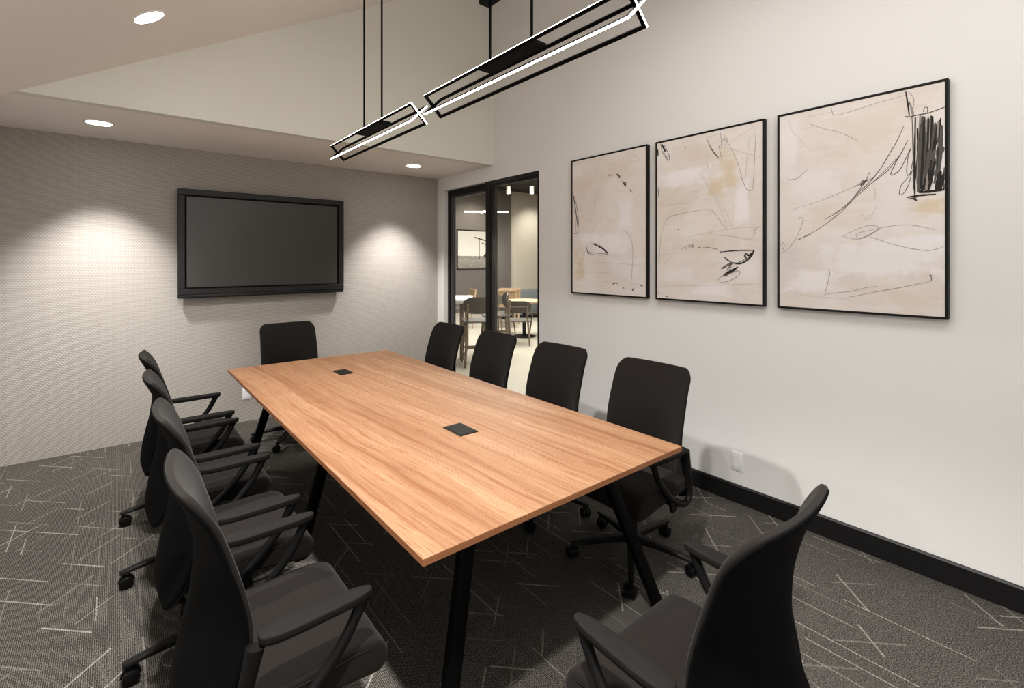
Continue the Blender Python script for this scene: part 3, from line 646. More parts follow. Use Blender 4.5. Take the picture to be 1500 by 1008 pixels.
# ------------------------------------------------------------------ pictures on the right wall
STROKES = [
 (6,0.25,[(2.473,2.182),(2.46,2.196),(2.445,2.177)]),
 (14,0.2,[(2.39,2.189),(2.375,2.178),(2.36,2.163)]),
 (5,0.3,[(2.393,2.192),(2.368,2.156),(2.357,2.17)]),
 (20,0.1,[(2.33,2.12),(2.317,2.104),(2.307,2.082)]),
 (6,0.3,[(2.335,2.112),(2.3,2.11),(2.31,2.08)]),
 (12,0.2,[(2.265,2.054),(2.251,2.033)]),
 (4,0.5,[(2.36,2.163),(2.326,2.108)]),
 (3,0.6,[(2.307,2.091),(2.261,2.048),(2.234,2.02)]),
 (6,0.15,[(2.858,2.09),(2.825,2.022),(2.801,1.928),(2.792,1.848),(2.797,1.785),(2.812,1.75),(2.842,1.749)]),
 (10,0.1,[(2.851,2.068),(2.829,1.978),(2.812,1.881),(2.801,1.809)]),
 (4,0.4,[(2.858,2.029),(2.838,1.931),(2.82,1.818),(2.829,1.754)]),
 (5,0.2,[(2.702,1.639),(2.689,1.585),(2.64,1.57),(2.56,1.565),(2.479,1.572),(2.502,1.602),(2.55,1.636),(2.61,1.659),(2.636,1.653)]),
 (14,0.08,[(2.628,1.656),(2.58,1.637),(2.531,1.614),(2.483,1.578)]),
 (7,0.1,[(2.706,1.632),(2.691,1.599),(2.675,1.577)]),
 (4,0.3,[(2.681,1.589),(2.58,1.579),(2.491,1.575)]),
 (2.5,0.65,[(2.594,2.301),(2.592,2.141),(2.594,1.988)]),
 (2.5,0.75,[(2.498,1.934),(2.58,1.819),(2.681,1.732),(2.681,1.701)]),
 (3,0.45,[(2.317,1.753),(2.256,1.683),(2.24,1.586),(2.247,1.444),(2.256,1.33)]),
 (3,0.7,[(2.84,1.495),(2.483,1.503),(2.146,1.484)]),
 (2.5,0.7,[(2.829,1.432),(2.464,1.423)]),
 (2.5,0.7,[(2.847,1.659),(2.786,1.67),(2.775,1.752)]),
 (2.5,0.7,[(2.353,2.329),(2.273,2.33),(2.196,2.288),(2.188,2.259),(2.282,2.277)]),
 (2.5,0.7,[(2.492,2.308),(2.417,2.31)]),
 (2.5,0.7,[(2.483,2.288),(2.412,2.287)]),
 (2.5,0.7,[(2.46,2.317),(2.453,2.264)]),
 (2.5,0.75,[(2.541,2.255),(2.531,2.163)]),
 (2.5,0.7,[(2.222,1.557),(2.213,1.526)]),
 (2.5,0.7,[(2.2,1.557),(2.189,1.523)]),
 (2.5,0.7,[(2.681,1.841),(2.502,1.86),(2.506,1.92)]),
 (2.5,0.6,[(2.251,1.344),(2.149,1.348)]),
 (10,0.1,[(2.43,1.338),(2.404,1.347),(2.375,1.345)]),
 (8,0.15,[(2.332,1.321),(2.321,1.307)]),
 (9,0.1,[(2.227,1.314),(2.244,1.302),(2.234,1.291)]),
 (9,0.15,[(2.173,1.339),(2.153,1.331)]),
 (5,0.3,[(2.483,1.354),(2.472,1.342)]),
 (6,0.3,[(2.616,2.002),(2.612,1.984)]),
 (3,0.6,[(2.786,1.317),(2.691,1.316),(2.722,1.286)]),
 (16,0.08,[(1.994,2.346),(1.977,2.316),(1.962,2.287)]),
 (6,0.15,[(2.002,2.353),(1.99,2.301),(1.968,2.256),(1.938,2.222),(1.929,2.241),(1.947,2.287),(1.974,2.337)]),
 (4,0.3,[(1.979,2.293),(1.953,2.248),(1.938,2.248)]),
 (12,0.1,[(2.025,2.314),(2.022,2.266)]),
 (9,0.3,[(1.646,2.299),(1.625,2.253),(1.6,2.214),(1.571,2.177)]),
 (4,0.5,[(1.654,2.332),(1.64,2.283),(1.62,2.242)]),
 (4,0.5,[(1.652,2.21),(1.652,2.161),(1.643,2.128)]),
 (3.5,0.5,[(1.562,2.347),(1.556,2.291),(1.558,2.231)]),
 (3,0.55,[(1.581,2.32),(1.512,2.265),(1.543,2.216)]),
 (3,0.55,[(1.659,2.33),(1.543,2.325),(1.519,2.272),(1.575,2.258)]),
 (3,0.5,[(1.556,2.255),(1.536,2.299),(1.514,2.283),(1.538,2.239)]),
 (5,0.5,[(1.571,2.257),(1.556,2.182)]),
 (3.5,0.45,[(1.541,2.303),(1.494,2.231),(1.446,2.117),(1.42,2.019),(1.393,1.955),(1.376,1.948),(1.357,1.965),(1.347,2.124),(1.336,2.329)]),
 (3,0.55,[(1.516,2.257),(1.422,2.3),(1.331,2.341)]),
 (3,0.55,[(1.531,2.24),(1.422,2.189),(1.314,2.142)]),
 (3,0.7,[(1.376,2.291),(1.393,2.132),(1.405,1.982)]),
 (2.5,0.65,[(1.896,1.989),(1.852,2.007),(1.767,1.99),(1.719,1.976),(1.726,1.939),(1.781,1.915),(1.852,1.912),(1.889,1.942),(1.899,1.976)]),
 (2.5,0.65,[(1.753,1.996),(1.719,1.967),(1.723,1.932)]),
 (3,0.5,[(2.011,1.502),(1.999,1.69),(1.974,1.769),(1.932,1.823),(1.838,1.84),(1.726,1.851),(1.625,1.848),(1.568,1.78),(1.516,1.714)]),
 (3,0.55,[(1.692,2.094),(1.646,1.999),(1.581,1.893),(1.511,1.719)]),
 (3,0.6,[(1.543,1.89),(1.519,1.816),(1.48,1.727)]),
 (2.5,0.7,[(1.672,2.052),(1.581,1.918),(1.543,1.829)]),
 (3,0.6,[(1.824,1.668),(1.726,1.692),(1.62,1.706),(1.47,1.722),(1.306,1.722)]),
 (3,0.6,[(1.62,1.715),(1.609,1.687),(1.494,1.673),(1.376,1.65),(1.351,1.676),(1.342,1.715),(1.311,1.726)]),
 (3.5,0.4,[(1.342,1.676),(1.347,1.699),(1.331,1.719),(1.309,1.725)]),
 (2.5,0.7,[(2.018,1.907),(1.896,1.91),(1.767,1.906)]),
 (2.5,0.7,[(2.01,1.561),(1.911,1.568),(1.867,1.574)]),
 (2.5,0.65,[(1.987,1.475),(1.911,1.555)]),
 (8,0.08,[(1.566,1.574),(1.494,1.58),(1.422,1.583),(1.351,1.582)]),
 (14,0.08,[(1.351,1.58),(1.365,1.55),(1.393,1.521),(1.434,1.501),(1.482,1.506)]),
 (9,0.12,[(1.536,1.542),(1.506,1.518),(1.476,1.501)]),
 (16,0.12,[(1.399,1.562),(1.376,1.55),(1.365,1.568)]),
 (14,0.2,[(1.388,1.521),(1.405,1.55),(1.393,1.564)]),
 (6,0.3,[(1.452,1.503),(1.405,1.527)]),
 (7,0.25,[(1.48,1.503),(1.519,1.494),(1.553,1.467),(1.519,1.485),(1.488,1.497),(1.519,1.461)]),
 (26,0.1,[(1.541,1.421),(1.5,1.446),(1.46,1.47)]),
 (14,0.1,[(1.519,1.436),(1.476,1.462),(1.448,1.48)]),
 (4,0.35,[(1.584,1.383),(1.556,1.416),(1.533,1.424),(1.482,1.444),(1.441,1.456),(1.439,1.433),(1.47,1.409),(1.519,1.386),(1.568,1.379)]),
 (5,0.3,[(1.488,1.48),(1.531,1.431)]),
 (10,0.2,[(1.488,1.501),(1.506,1.473)]),
 (5,0.35,[(1.845,1.593),(1.792,1.62),(1.746,1.624),(1.767,1.615),(1.816,1.595)]),
 (6,0.3,[(1.767,1.604),(1.742,1.617)]),
 (7,0.2,[(1.712,1.608),(1.696,1.606)]),
 (5,0.4,[(1.685,1.608),(1.633,1.604),(1.579,1.596)]),
 (3,0.5,[(1.659,1.612),(1.556,1.581)]),
 (6,0.3,[(1.87,1.737),(1.855,1.73)]),
 (6,0.3,[(1.816,2.295),(1.804,2.285)]),
 (8,0.2,[(1.959,1.264),(1.941,1.273)]),
 (8,0.15,[(2.025,1.285),(2.013,1.291)]),
 (2.5,0.65,[(2.018,1.337),(1.672,1.356),(1.309,1.381)]),
 (5,0.2,[(2.021,2.043),(2.018,1.975)]),
 (4.5,0.15,[(0.628,2.179),(0.659,2.103),(0.69,2.044),(0.721,1.985),(0.765,1.925),(0.809,1.88),(0.855,1.828),(0.914,1.776),(0.972,1.744)]),
 (4,0.2,[(0.765,1.975),(0.809,1.891),(0.866,1.815),(0.926,1.771)]),
 (3.5,0.25,[(1.104,1.636),(1.057,1.663),(1.012,1.686),(0.95,1.731),(0.89,1.782),(0.832,1.845),(0.776,1.9),(0.732,1.941),(0.69,1.986),(0.659,2.026)]),
 (2.5,0.45,[(1.131,1.813),(1.038,1.834),(0.95,1.862),(0.878,1.89),(0.809,1.92),(0.762,1.951)]),
 (3,0.3,[(1.106,1.639),(1.038,1.666)]),
 (4,0.2,[(0.776,1.903),(0.7,1.962),(0.669,2.002),(0.638,2.048),(0.612,2.109)]),
 (4.5,0.2,[(0.612,2.107),(0.638,2.048),(0.664,1.995),(0.679,1.946),(0.648,1.961),(0.628,1.999),(0.602,2.065)]),
 (4,0.3,[(0.6,2.067),(0.612,2.019),(0.616,1.946),(0.604,1.94),(0.593,2.003)]),
 (3.5,0.3,[(0.581,1.986),(0.608,1.93),(0.638,1.889),(0.644,1.846),(0.628,1.851),(0.608,1.893),(0.596,1.954)]),
 (4,0.15,[(0.815,1.911),(0.792,1.939),(0.807,1.906),(0.781,1.94),(0.798,1.908),(0.773,1.942)]),
 (3,0.3,[(0.832,1.904),(0.765,1.936),(0.743,1.948)]),
 (7,0.12,[(0.62,2.348),(0.612,2.283),(0.606,2.225)]),
 (7,0.3,[(0.608,2.294),(0.593,2.247),(0.592,2.215)]),
 (9,0.35,[(0.602,2.28),(0.594,2.228)]),
 (3,0.5,[(0.608,2.344),(0.589,2.302),(0.593,2.241)]),
 (6,0.15,[(0.612,2.22),(0.569,2.222),(0.531,2.223),(0.475,2.236)]),
 (4,0.3,[(0.623,2.227),(0.589,2.214)]),
 (4,0.2,[(0.554,2.231),(0.548,2.252),(0.537,2.247),(0.539,2.225)]),
 (9,0.1,[(0.583,2.213),(0.585,2.077),(0.586,1.927),(0.585,1.812)]),
 (5,0.25,[(0.596,2.216),(0.592,2.078),(0.591,1.865)]),
 (10,0.1,[(0.616,1.828),(0.569,1.833),(0.507,1.832)]),
 (8,0.15,[(0.608,1.82),(0.579,1.824)]),
 (8,0.1,[(0.592,1.822),(0.577,1.809)]),
 (9.7,0.06,[(0.575,2.16),(0.574,2.034),(0.584,1.91)]),
 (12,0.42,[(0.565,2.216),(0.569,2.056),(0.577,1.895)]),
 (16.8,0.1,[(0.563,2.174),(0.565,2.019),(0.564,1.863)]),
 (17.3,0.12,[(0.556,2.055),(0.56,1.982),(0.572,1.91)]),
 (17.5,0.2,[(0.556,2.212),(0.566,2.032),(0.572,1.85)]),
 (10.1,0.16,[(0.554,2.2),(0.558,2.034),(0.569,1.868)]),
 (8.5,0.3,[(0.551,2.059),(0.557,2.002),(0.562,1.944)]),
 (8.7,0.1,[(0.548,2.207),(0.553,2.042),(0.564,1.877)]),
 (10.2,0.12,[(0.552,2.185),(0.556,2.033),(0.562,1.881)]),
 (11.6,0.1,[(0.545,2.084),(0.551,2.004),(0.555,1.923)]),
 (15.4,0.12,[(0.55,2.164),(0.551,2.041),(0.548,1.917)]),
 (14.8,0.42,[(0.541,2.192),(0.54,2.019),(0.542,1.846)]),
 (9.7,0.2,[(0.543,2.133),(0.546,2.009),(0.554,1.884)]),
 (9.1,0.1,[(0.533,2.192),(0.538,2.054),(0.549,1.916)]),
 (9.6,0.06,[(0.535,2.203),(0.538,2.039),(0.548,1.875)]),
 (19,0.3,[(0.53,2.052),(0.536,1.984),(0.547,1.916)]),
 (10.7,0.16,[(0.525,2.208),(0.531,2.054),(0.544,1.902)]),
 (10.5,0.42,[(0.528,2.198),(0.531,2.06),(0.53,1.922)]),
 (18.6,0.3,[(0.522,2.147),(0.524,2.015),(0.529,1.884)]),
 (17.6,0.1,[(0.521,2.204),(0.521,2.062),(0.524,1.921)]),
 (15.2,0.3,[(0.514,2.164),(0.52,2.027),(0.527,1.888)]),
 (14.9,0.1,[(0.518,2.047),(0.513,1.979),(0.529,1.915)]),
 (9.8,0.3,[(0.509,2.171),(0.511,2.053),(0.519,1.936)]),
 (9.7,0.2,[(0.507,2.164),(0.516,2.043),(0.515,1.92)]),
 (10.2,0.3,[(0.504,2.042),(0.504,1.962),(0.513,1.884)]),
 (9.2,0.2,[(0.499,2.156),(0.504,2.106),(0.517,2.057)]),
 (17.1,0.06,[(0.499,2.164),(0.506,2.103),(0.516,2.043)]),
 (12.4,0.06,[(0.498,2.106),(0.497,1.983),(0.499,1.861)]),
 (8.7,0.1,[(0.495,2.18),(0.495,2.015),(0.506,1.851)]),
 (11.6,0.42,[(0.498,2.174),(0.499,2.114),(0.5,2.053)]),
 (15.9,0.16,[(0.49,2.155),(0.492,2.114),(0.5,2.074)]),
 (8,0.06,[(0.49,2.189),(0.495,2.056),(0.494,1.92)]),
 (16.7,0.2,[(0.486,2.153),(0.49,2.03),(0.499,1.908)]),
 (15.4,0.2,[(0.486,2.024),(0.482,2.041),(0.494,2.062)]),
 (13,0.05,[(0.526,1.995),(0.539,1.923),(0.554,1.908)]),
 (15.2,0.08,[(0.547,1.969),(0.56,1.897),(0.576,1.882)]),
 (10.4,0.05,[(0.523,1.997),(0.536,1.925),(0.551,1.91)]),
 (14,0.05,[(0.525,1.978),(0.538,1.906),(0.553,1.891)]),
 (15.6,0.05,[(0.517,1.949),(0.53,1.877),(0.545,1.862)]),
 (13.3,0.05,[(0.542,1.935),(0.556,1.863),(0.571,1.847)]),
 (8.9,0.1,[(0.518,1.933),(0.531,1.862),(0.547,1.846)]),
 (9.8,0.1,[(0.53,1.943),(0.543,1.871),(0.558,1.856)]),
 (11.2,0.1,[(0.537,1.94),(0.551,1.868),(0.566,1.852)]),
 (9.8,0.08,[(0.54,1.983),(0.553,1.912),(0.569,1.896)]),
 (13,0.08,[(0.54,1.999),(0.554,1.928),(0.569,1.912)]),
 (11.2,0.08,[(0.513,1.988),(0.526,1.917),(0.541,1.901)]),
 (10,0.08,[(0.496,1.933),(0.504,1.886),(0.509,1.846)]),
 (10,0.08,[(0.493,1.929),(0.501,1.886),(0.507,1.846)]),
 (10,0.08,[(0.491,1.942),(0.499,1.885),(0.505,1.846)]),
 (10,0.08,[(0.488,1.936),(0.497,1.885),(0.502,1.846)]),
 (10,0.08,[(0.486,1.923),(0.494,1.885),(0.5,1.845)]),
 (10,0.08,[(0.484,1.918),(0.492,1.884),(0.497,1.845)]),
 (10,0.08,[(0.481,1.92),(0.49,1.884),(0.495,1.845)]),
 (10,0.08,[(0.479,1.928),(0.487,1.884),(0.493,1.845)]),
 (10,0.08,[(0.477,1.908),(0.485,1.883),(0.49,1.844)]),
 (14,0.08,[(0.569,1.848),(0.522,1.848),(0.477,1.852)]),
 (10,0.35,[(0.565,2.221),(0.567,2.123),(0.571,2.074)]),
 (8,0.15,[(0.475,1.954),(0.48,1.889),(0.475,1.852)]),
 (3,0.45,[(1.048,2.284),(0.985,2.246),(0.914,2.212),(0.855,2.173),(0.813,2.14)]),
 (3.5,0.35,[(1.158,1.987),(1.128,1.983),(1.101,1.991),(1.056,2.03)]),
 (2.5,0.7,[(1.158,2.331),(1.131,2.258),(1.09,2.199),(1.057,2.152),(1.023,2.12)]),
 (3,0.5,[(0.94,2.351),(0.935,2.322),(0.921,2.302),(0.843,2.305),(0.732,2.321),(0.62,2.33)]),
 (2.5,0.7,[(1.057,2.322),(0.89,2.325)]),
 (2.8,0.5,[(0.887,1.65),(0.832,1.678),(0.776,1.699),(0.73,1.691),(0.732,1.675),(0.776,1.646),(0.818,1.631),(0.866,1.641),(0.887,1.65)]),
 (2.8,0.45,[(0.823,1.634),(0.82,1.661),(0.776,1.672),(0.7,1.689),(0.628,1.695),(0.569,1.685),(0.512,1.664)]),
 (2.8,0.5,[(0.818,1.631),(0.776,1.648),(0.732,1.678)]),
 (2.8,0.5,[(0.776,1.648),(0.711,1.617),(0.628,1.586),(0.569,1.571),(0.531,1.567),(0.494,1.577),(0.478,1.588)]),
 (2.8,0.45,[(1.098,1.749),(1.093,1.763),(1.08,1.756),(1.086,1.719),(1.104,1.669),(1.128,1.625),(1.158,1.584),(1.2,1.561)]),
 (2.8,0.5,[(1.2,1.606),(1.186,1.626),(1.177,1.605),(1.191,1.573)]),
 (3.2,0.35,[(0.952,1.474),(0.946,1.449),(0.955,1.404),(0.967,1.348),(0.972,1.325)]),
 (3,0.4,[(0.972,1.333),(0.902,1.348),(0.843,1.359),(0.776,1.381),(0.736,1.388)]),
 (2.8,0.5,[(0.855,1.326),(0.754,1.356),(0.638,1.387),(0.525,1.421)]),
 (3.5,0.3,[(0.531,1.445),(0.525,1.45),(0.523,1.421)]),
 (2.5,0.6,[(1.117,1.326),(1.012,1.32),(0.866,1.315),(0.855,1.302)]),
 (2.5,0.7,[(0.803,1.77),(0.776,1.728),(0.732,1.803)]),
 (2.5,0.7,[(0.754,1.924),(0.743,1.87),(0.748,1.818)]),
]
PATCHES = [[(2.317,1.876,0.07,0.137,'w'),(2.464,1.649,0.199,0.089,'w'),(2.681,1.701,0.101,0.047,'w'),(2.722,2.125,0.122,0.079,'t'),(2.775,1.483,0.067,0.142,'o'),(2.807,2.263,0.064,0.063,'p'),(2.335,1.471,0.189,0.087,'p'),(2.39,2.233,0.211,0.102,'t')],[(1.838,2.086,0.205,0.065,'w'),(1.422,1.867,0.044,0.14,'w'),(1.838,2.112,0.126,0.039,'w'),(1.506,2.09,0.066,0.132,'o'),(1.594,1.992,0.063,0.074,'o'),(1.867,1.868,0.127,0.117,'t'),(1.672,1.627,0.25,0.075,'t'),(1.867,1.424,0.127,0.052,'p'),(1.62,1.33,0.138,0.044,'w'),(1.388,1.48,0.068,0.093,'p'),(1.726,2.236,0.195,0.075,'t')],[(1.012,1.957,0.134,0.085,'p'),(1.151,2.137,0.054,0.192,'p'),(0.743,1.529,0.321,0.098,'w'),(0.648,1.592,0.208,0.051,'w'),(0.531,1.773,0.074,0.049,'o'),(0.95,1.753,0.141,0.084,'t'),(0.776,2.191,0.226,0.146,'t'),(1.038,1.416,0.136,0.071,'w'),(0.608,1.34,0.151,0.051,'t'),(0.494,2.011,0.028,0.182,'w'),(1.144,1.501,0.067,0.118,'g')]]

INK = [M['ink0'], M['ink1'], M['ink2'], M['ink3']]
def picture(label, y0, y1, seed, nth):
    zA, zB = 1.243, 2.368; yc = (y0 + y1) / 2
    t = thing('framed_picture', label, 'picture', (XR, yc, zA), 0, 'abstract pictures in a row on the right wall')
    w, d = .0105, .036; H = zB - zA; a, c = y0 - yc, y1 - yc
    b = bmesh.new()
    for q in ((a, a + w, 0, H), (c - w, c, 0, H), (a + w, c - w, 0, w), (a + w, c - w, H - w, H)): box(b, -d, 0, q[0], q[1], q[2], q[3], .001, 1)
    obj('frame', b, M['pframe'], t)
    b = bmesh.new(); box(b, -d + .004, -.004, a + w + .001, c - w - .001, w + .001, H - w - .001)
    k = 0
    for width, sh, pts in STROKES:
        ym = sum(p[0] for p in pts) / len(pts)
        if not (y0 <= ym <= y1): continue
        mi = 1 if sh < .14 else 2 if sh < .33 else 3 if sh < .52 else 4
        hw_ = width * .00040 + .0002; k += 1; x = -d + .004 - .0003 - .00003 * (k % 40)
        P = [(min(c - w - .003, max(a + w + .003, y - yc)), min(H - w - .003, max(w + .003, z - zA))) for y, z in pts]
        P = spline([(y, z, 0) for y, z in P], 4); n = len(P)
        if n < 2: continue
        V = []
        for i, p in enumerate(P):
            dv = (P[min(i + 1, n - 1)] - P[max(i - 1, 0)]); dv = dv.normalized() if dv.length > 1e-7 else Vector((1, 0, 0))
            nv = Vector((-dv.y, dv.x, 0)); e = hw_ * (.45 + .55 * math.sin(PI * (i + .6) / (n + .2)) ** .5) * random.uniform(.82, 1.15)
            V.append([b.verts.new((x, max(a + w + .002, min(c - w - .002, q.x)), max(w + .002, min(H - w - .002, q.y)))) for q in (p + nv * e, p - nv * e)])
        for p, q in zip(V, V[1:]):
            try: f = b.faces.new((p[0], p[1], q[1], q[0])); f.material_index = mi
            except ValueError: pass
    me_mats = [canvas_mat(seed, PATCHES[nth], yc, zA)] + INK
    obj('canvas', b, me_mats, t, smooth=0)
picture('abstract picture nearest the glass door, with a small dark lens mark', 2.113, 2.872, 1.0, 0)
picture('middle abstract picture with a dark beak-like mark at lower right', 1.290, 2.042, 2.3, 1)
picture('abstract picture nearest the camera with a black scribbled block at upper right', .463, 1.215, 3.9, 2)

# ------------------------------------------------------------------ outlets
def outlet(label, loc, rz):
    t = thing('wall_outlet', label, 'outlet', loc, rz)
    b = bmesh.new(); box(b, -.035, .035, -.006, 0, -.0575, .0575, .002); obj('cover_plate', b, M['plate'], t)
    b = bmesh.new(); box(b, -.0165, .0165, -.0066, -.0055, -.034, .034, .0004, 1); obj('receptacle', b, M['plate'], t)
outlet('white outlet cover plate low on the right wall above the black baseboard', (XR, 1.468, .256), -PI / 2)
outlet('white outlet cover plate low on the textured wall, half behind the table', (.956, YB, .266), 0)

# ------------------------------------------------------------------ the lounge seen through the glass
LX1, LY1, LYN, LH = 13.0, 12.0, 1.0, 3.76
b = bmesh.new(); box(b, XR + .15, LX1, LYN, LY1, -.06, 0); box(b, XR, XR + .15, D0, D1, -.06, -.001); struct('floor_lounge', b, M['lob_floor'], smooth=0)
b = bmesh.new(); box(b, XR + .15, 9.77, LY1, LY1 + .15, 0, LH + .6); struct('wall_far', b, M['lob_dark'], smooth=0)
b = bmesh.new(); box(b, 9.77, LX1, LY1 + .1, LY1 + .25, 0, LH + .6); struct('wall_far_beige', b, M['lob_beige'], smooth=0)
b = bmesh.new(); box(b, LX1, LX1 + .15, LYN, LY1, 0, LH + .6); struct('wall_far_right', b, M['lob_beige'], smooth=0)
b = bmesh.new(); box(b, XR + .15, LX1, LYN - .15, LYN, 0, LH + .6); struct('wall_near', b, M['lob_beige'], smooth=0)
b = bmesh.new(); box(b, XR + .15, LX1, YB + .12, YB + .2, 0, LH + .6) if False else box(b, XR, XR + .15, YB + .12, LY1, 0, LH + .6); struct('wall_lounge_left', b, M['lob_dark'], smooth=0)
b = bmesh.new(); box(b, XR + .15, LX1, LYN, LY1 + .25, LH, LH + .1); struct('ceiling_lounge', b, M['lob_ceil'], smooth=0)

# printed photo on the dark wall
t = thing('framed_photo', 'black and white photo of a gate on the dark wall behind the glass', 'picture', (8.45, LY1, 1.27))
b = bmesh.new(); pw, ph = .74, 1.17
for q in ((-pw, -pw + .025, 0, ph), (pw - .025, pw, 0, ph), (-pw + .025, pw - .025, 0, .025), (-pw + .025, pw - .025, ph - .025, ph)): box(b, q[0], q[1], -.03, 0, q[2], q[3])
obj('frame', b, M['blackmetal'], t, smooth=0)
b = bmesh.new(); box(b, -pw + .025, pw - .025, -.02, -.002, .025, ph - .025)
def gate(a, c, w):
    a, c = Vector((a[0], -.021, a[1])), Vector((c[0], -.021, c[1])); d = (c - a).normalized(); n = Vector((-d.z, 0, d.x)) * w / 2
    f = b.faces.new([b.verts.new(p) for p in (a + n, a - n, c - n, c + n)]); f.material_index = 1
gate((-.12, .96), (.70, .78), .035); gate((.05, .92), (.05, .28), .03)
for i in range(8): gate((.16 + i * .055, .80 - i * .012), (.19 + i * .055, .755 - i * .012 + .02 * (i % 2)), .03)
gate((.22, .40), (.44, .40), .09); gate((.27, .46), (.38, .46), .05)
obj('print', b, [M['print'], M['ink0']], t, smooth=0)

def cafe_chair(label, loc, rz, group):
    """wooden side chair: +x is where the sitter faces"""
    t = thing('cafe_chair', label, 'chair', loc, rz, group)
    b = bmesh.new(); loft_inset(b, [(-.2, .445), (.2, .45), (.22, .44), (.2, .425), (-.2, .42), (-.215, .432)], -.22, .22, .008, 3); obj('seat', b, M['walnut'], t)
    b = bmesh.new(); n = 14; R_ = .40                 # curved plywood backrest
    cols = []
    for i in range(n + 1):
        s = -1 + 2 * i / n; yy = .235 * s; xx = -.24 + .05 * s * s; hh = .11 * (1 - abs(s) ** 6 * .55)
        cols.append([b.verts.new((xx + o - .02 * (z - .68) / .1, yy, z)) for z, o in ((.69 - hh, 0), (.69 + hh, 0), (.69 + hh, .014), (.69 - hh, .014))])
    for p, q in zip(cols, cols[1:]):
        for k in range(4): b.faces.new((p[k], p[(k + 1) % 4], q[(k + 1) % 4], q[k]))
    b.faces.new(cols[0]); b.faces.new(cols[-1][::-1]); obj('backrest', b, M['walnut'], t, smooth=50)
    for sx, sy in ((1, 1), (1, -1), (-1, 1), (-1, -1)):
        b = bmesh.new()
        if sx > 0: sweep(b, [(.16, sy * .17, .43), (.21, sy * .21, 0)], [.018, .011], None, 8)
        else: sweep(b, spline([(-.255, sy * .17, .72), (-.235, sy * .175, .44), (-.27, sy * .21, 0)], 5), .014, None, 8)
        obj('leg', b, M['oak'], t)
    b = bmesh.new(); bar(b, (-.258, -.17, .70), (-.258, .17, .70), .02, .02); obj('back_rail', b, M['oak'], t)
    return t
def stool(label, loc, rz, group):
    t = thing('counter_stool', label, 'stool', loc, rz, group)
    b = bmesh.new(); loft_inset(b, [(-.19, .655), (.19, .66), (.21, .645), (.19, .63), (-.19, .625), (-.205, .64)], -.21, .21, .008, 3); obj('seat', b, M['walnut'], t)
    b = bmesh.new(); cols = []
    for i in range(15):
        s = -1 + 2 * i / 14; yy = .22 * s; xx = -.22 + .06 * s * s; hh = .12 * (1 - abs(s) ** 4 * .6)
        cols.append([b.verts.new((xx + o, yy, z)) for z, o in ((.88 - hh, 0), (.88 + hh, 0), (.88 + hh, .014), (.88 - hh, .014))])
    for p, q in zip(cols, cols[1:]):
        for k in range(4): b.faces.new((p[k], p[(k + 1) % 4], q[(k + 1) % 4], q[k]))
    b.faces.new(cols[0]); b.faces.new(cols[-1][::-1]); obj('backrest', b, M['walnut'], t, smooth=50)
    for sx, sy in ((1, 1), (1, -1), (-1, 1), (-1, -1)):
        b = bmesh.new()
        if sx > 0: sweep(b, [(.16, sy * .16, .64), (.22, sy * .20, 0)], [.022, .014], None, 8)
        else: sweep(b, spline([(-.225, sy * .16, .90), (-.205, sy * .165, .64), (-.24, sy * .20, 0)], 5), .017, None, 8)
        obj('leg', b, M['oak'], t)
    b = bmesh.new()
    for sy in (-1, 1): bar(b, (.205, sy * .19, .16), (-.232, sy * .19, .16), .022, .03); bar(b, (.19, sy * .178, .36), (-.222, sy * .178, .36), .022, .03)
    bar(b, (.203, -.19, .22), (.203, .19, .22), .022, .03); bar(b, (-.226, -.18, .28), (-.226, .18, .28), .022, .03); obj('footrest_rails', b, M['oak'], t)
    return t
def cane_chair(label, loc, rz, group):
    t = thing('cane_chair', label, 'chair', loc, rz, group)
    b = bmesh.new(); box(b, -.22, .24, -.235, .235, .40, .46, .012); obj('seat', b, M['walnut'], t)
    b = bmesh.new()
    for sy in (-1, 1): hexa(b, [(-.25, sy * .235 - .02, .40), (-.21, sy * .235 - .02, .40), (-.21, sy * .235 + .02, .40), (-.25, sy * .235 + .02, .40), (-.31, sy * .235 - .02, .86), (-.28, sy * .235 - .02, .86), (-.28, sy * .235 + .02, .86), (-.31, sy * .235 + .02, .86)])
    bar(b, (-.293, -.25, .85), (-.293, .25, .85), .035, .045); bar(b, (-.245, -.235, .50), (-.245, .235, .50), .03, .035); obj('back_frame', b, M['oakseat'], t)
    b = bmesh.new(); hexa(b, [(-.250, -.215, .515), (-.244, -.215, .515), (-.244, .215, .515), (-.250, .215, .515), (-.296, -.215, .83), (-.290, -.215, .83), (-.290, .215, .83), (-.296, .215, .83)]); obj('cane_panel', b, M['cane'], t, smooth=0)
    for sx, sy in ((1, 1), (1, -1), (-1, 1), (-1, -1)):
        b = bmesh.new(); sweep(b, [(sx * .2, sy * .21, .41), (sx * .23, sy * .22, 0)], [.02, .013], None, 8); obj('leg', b, M['oakseat'], t)
    return t
def ped_table(name, label, loc, r, h, mat, group=None):
    t = thing(name, label, 'table', loc, 0, group)
    b = bmesh.new(); lathe(b, [(r - .01, h - .035), (r, h - .03), (r, h - .004), (r - .004, h)], n=40); obj('tabletop', b, mat, t)
    b = bmesh.new(); lathe(b, [(.035, .02), (.035, h - .05), (.12, h - .036)]); obj('pedestal', b, M['blackmetal'], t)
    b = bmesh.new(); lathe(b, [(.23, 0), (.23, .012), (.06, .03), (.04, .04)]); obj('base_plate', b, M['blackmetal'], t)
    return t
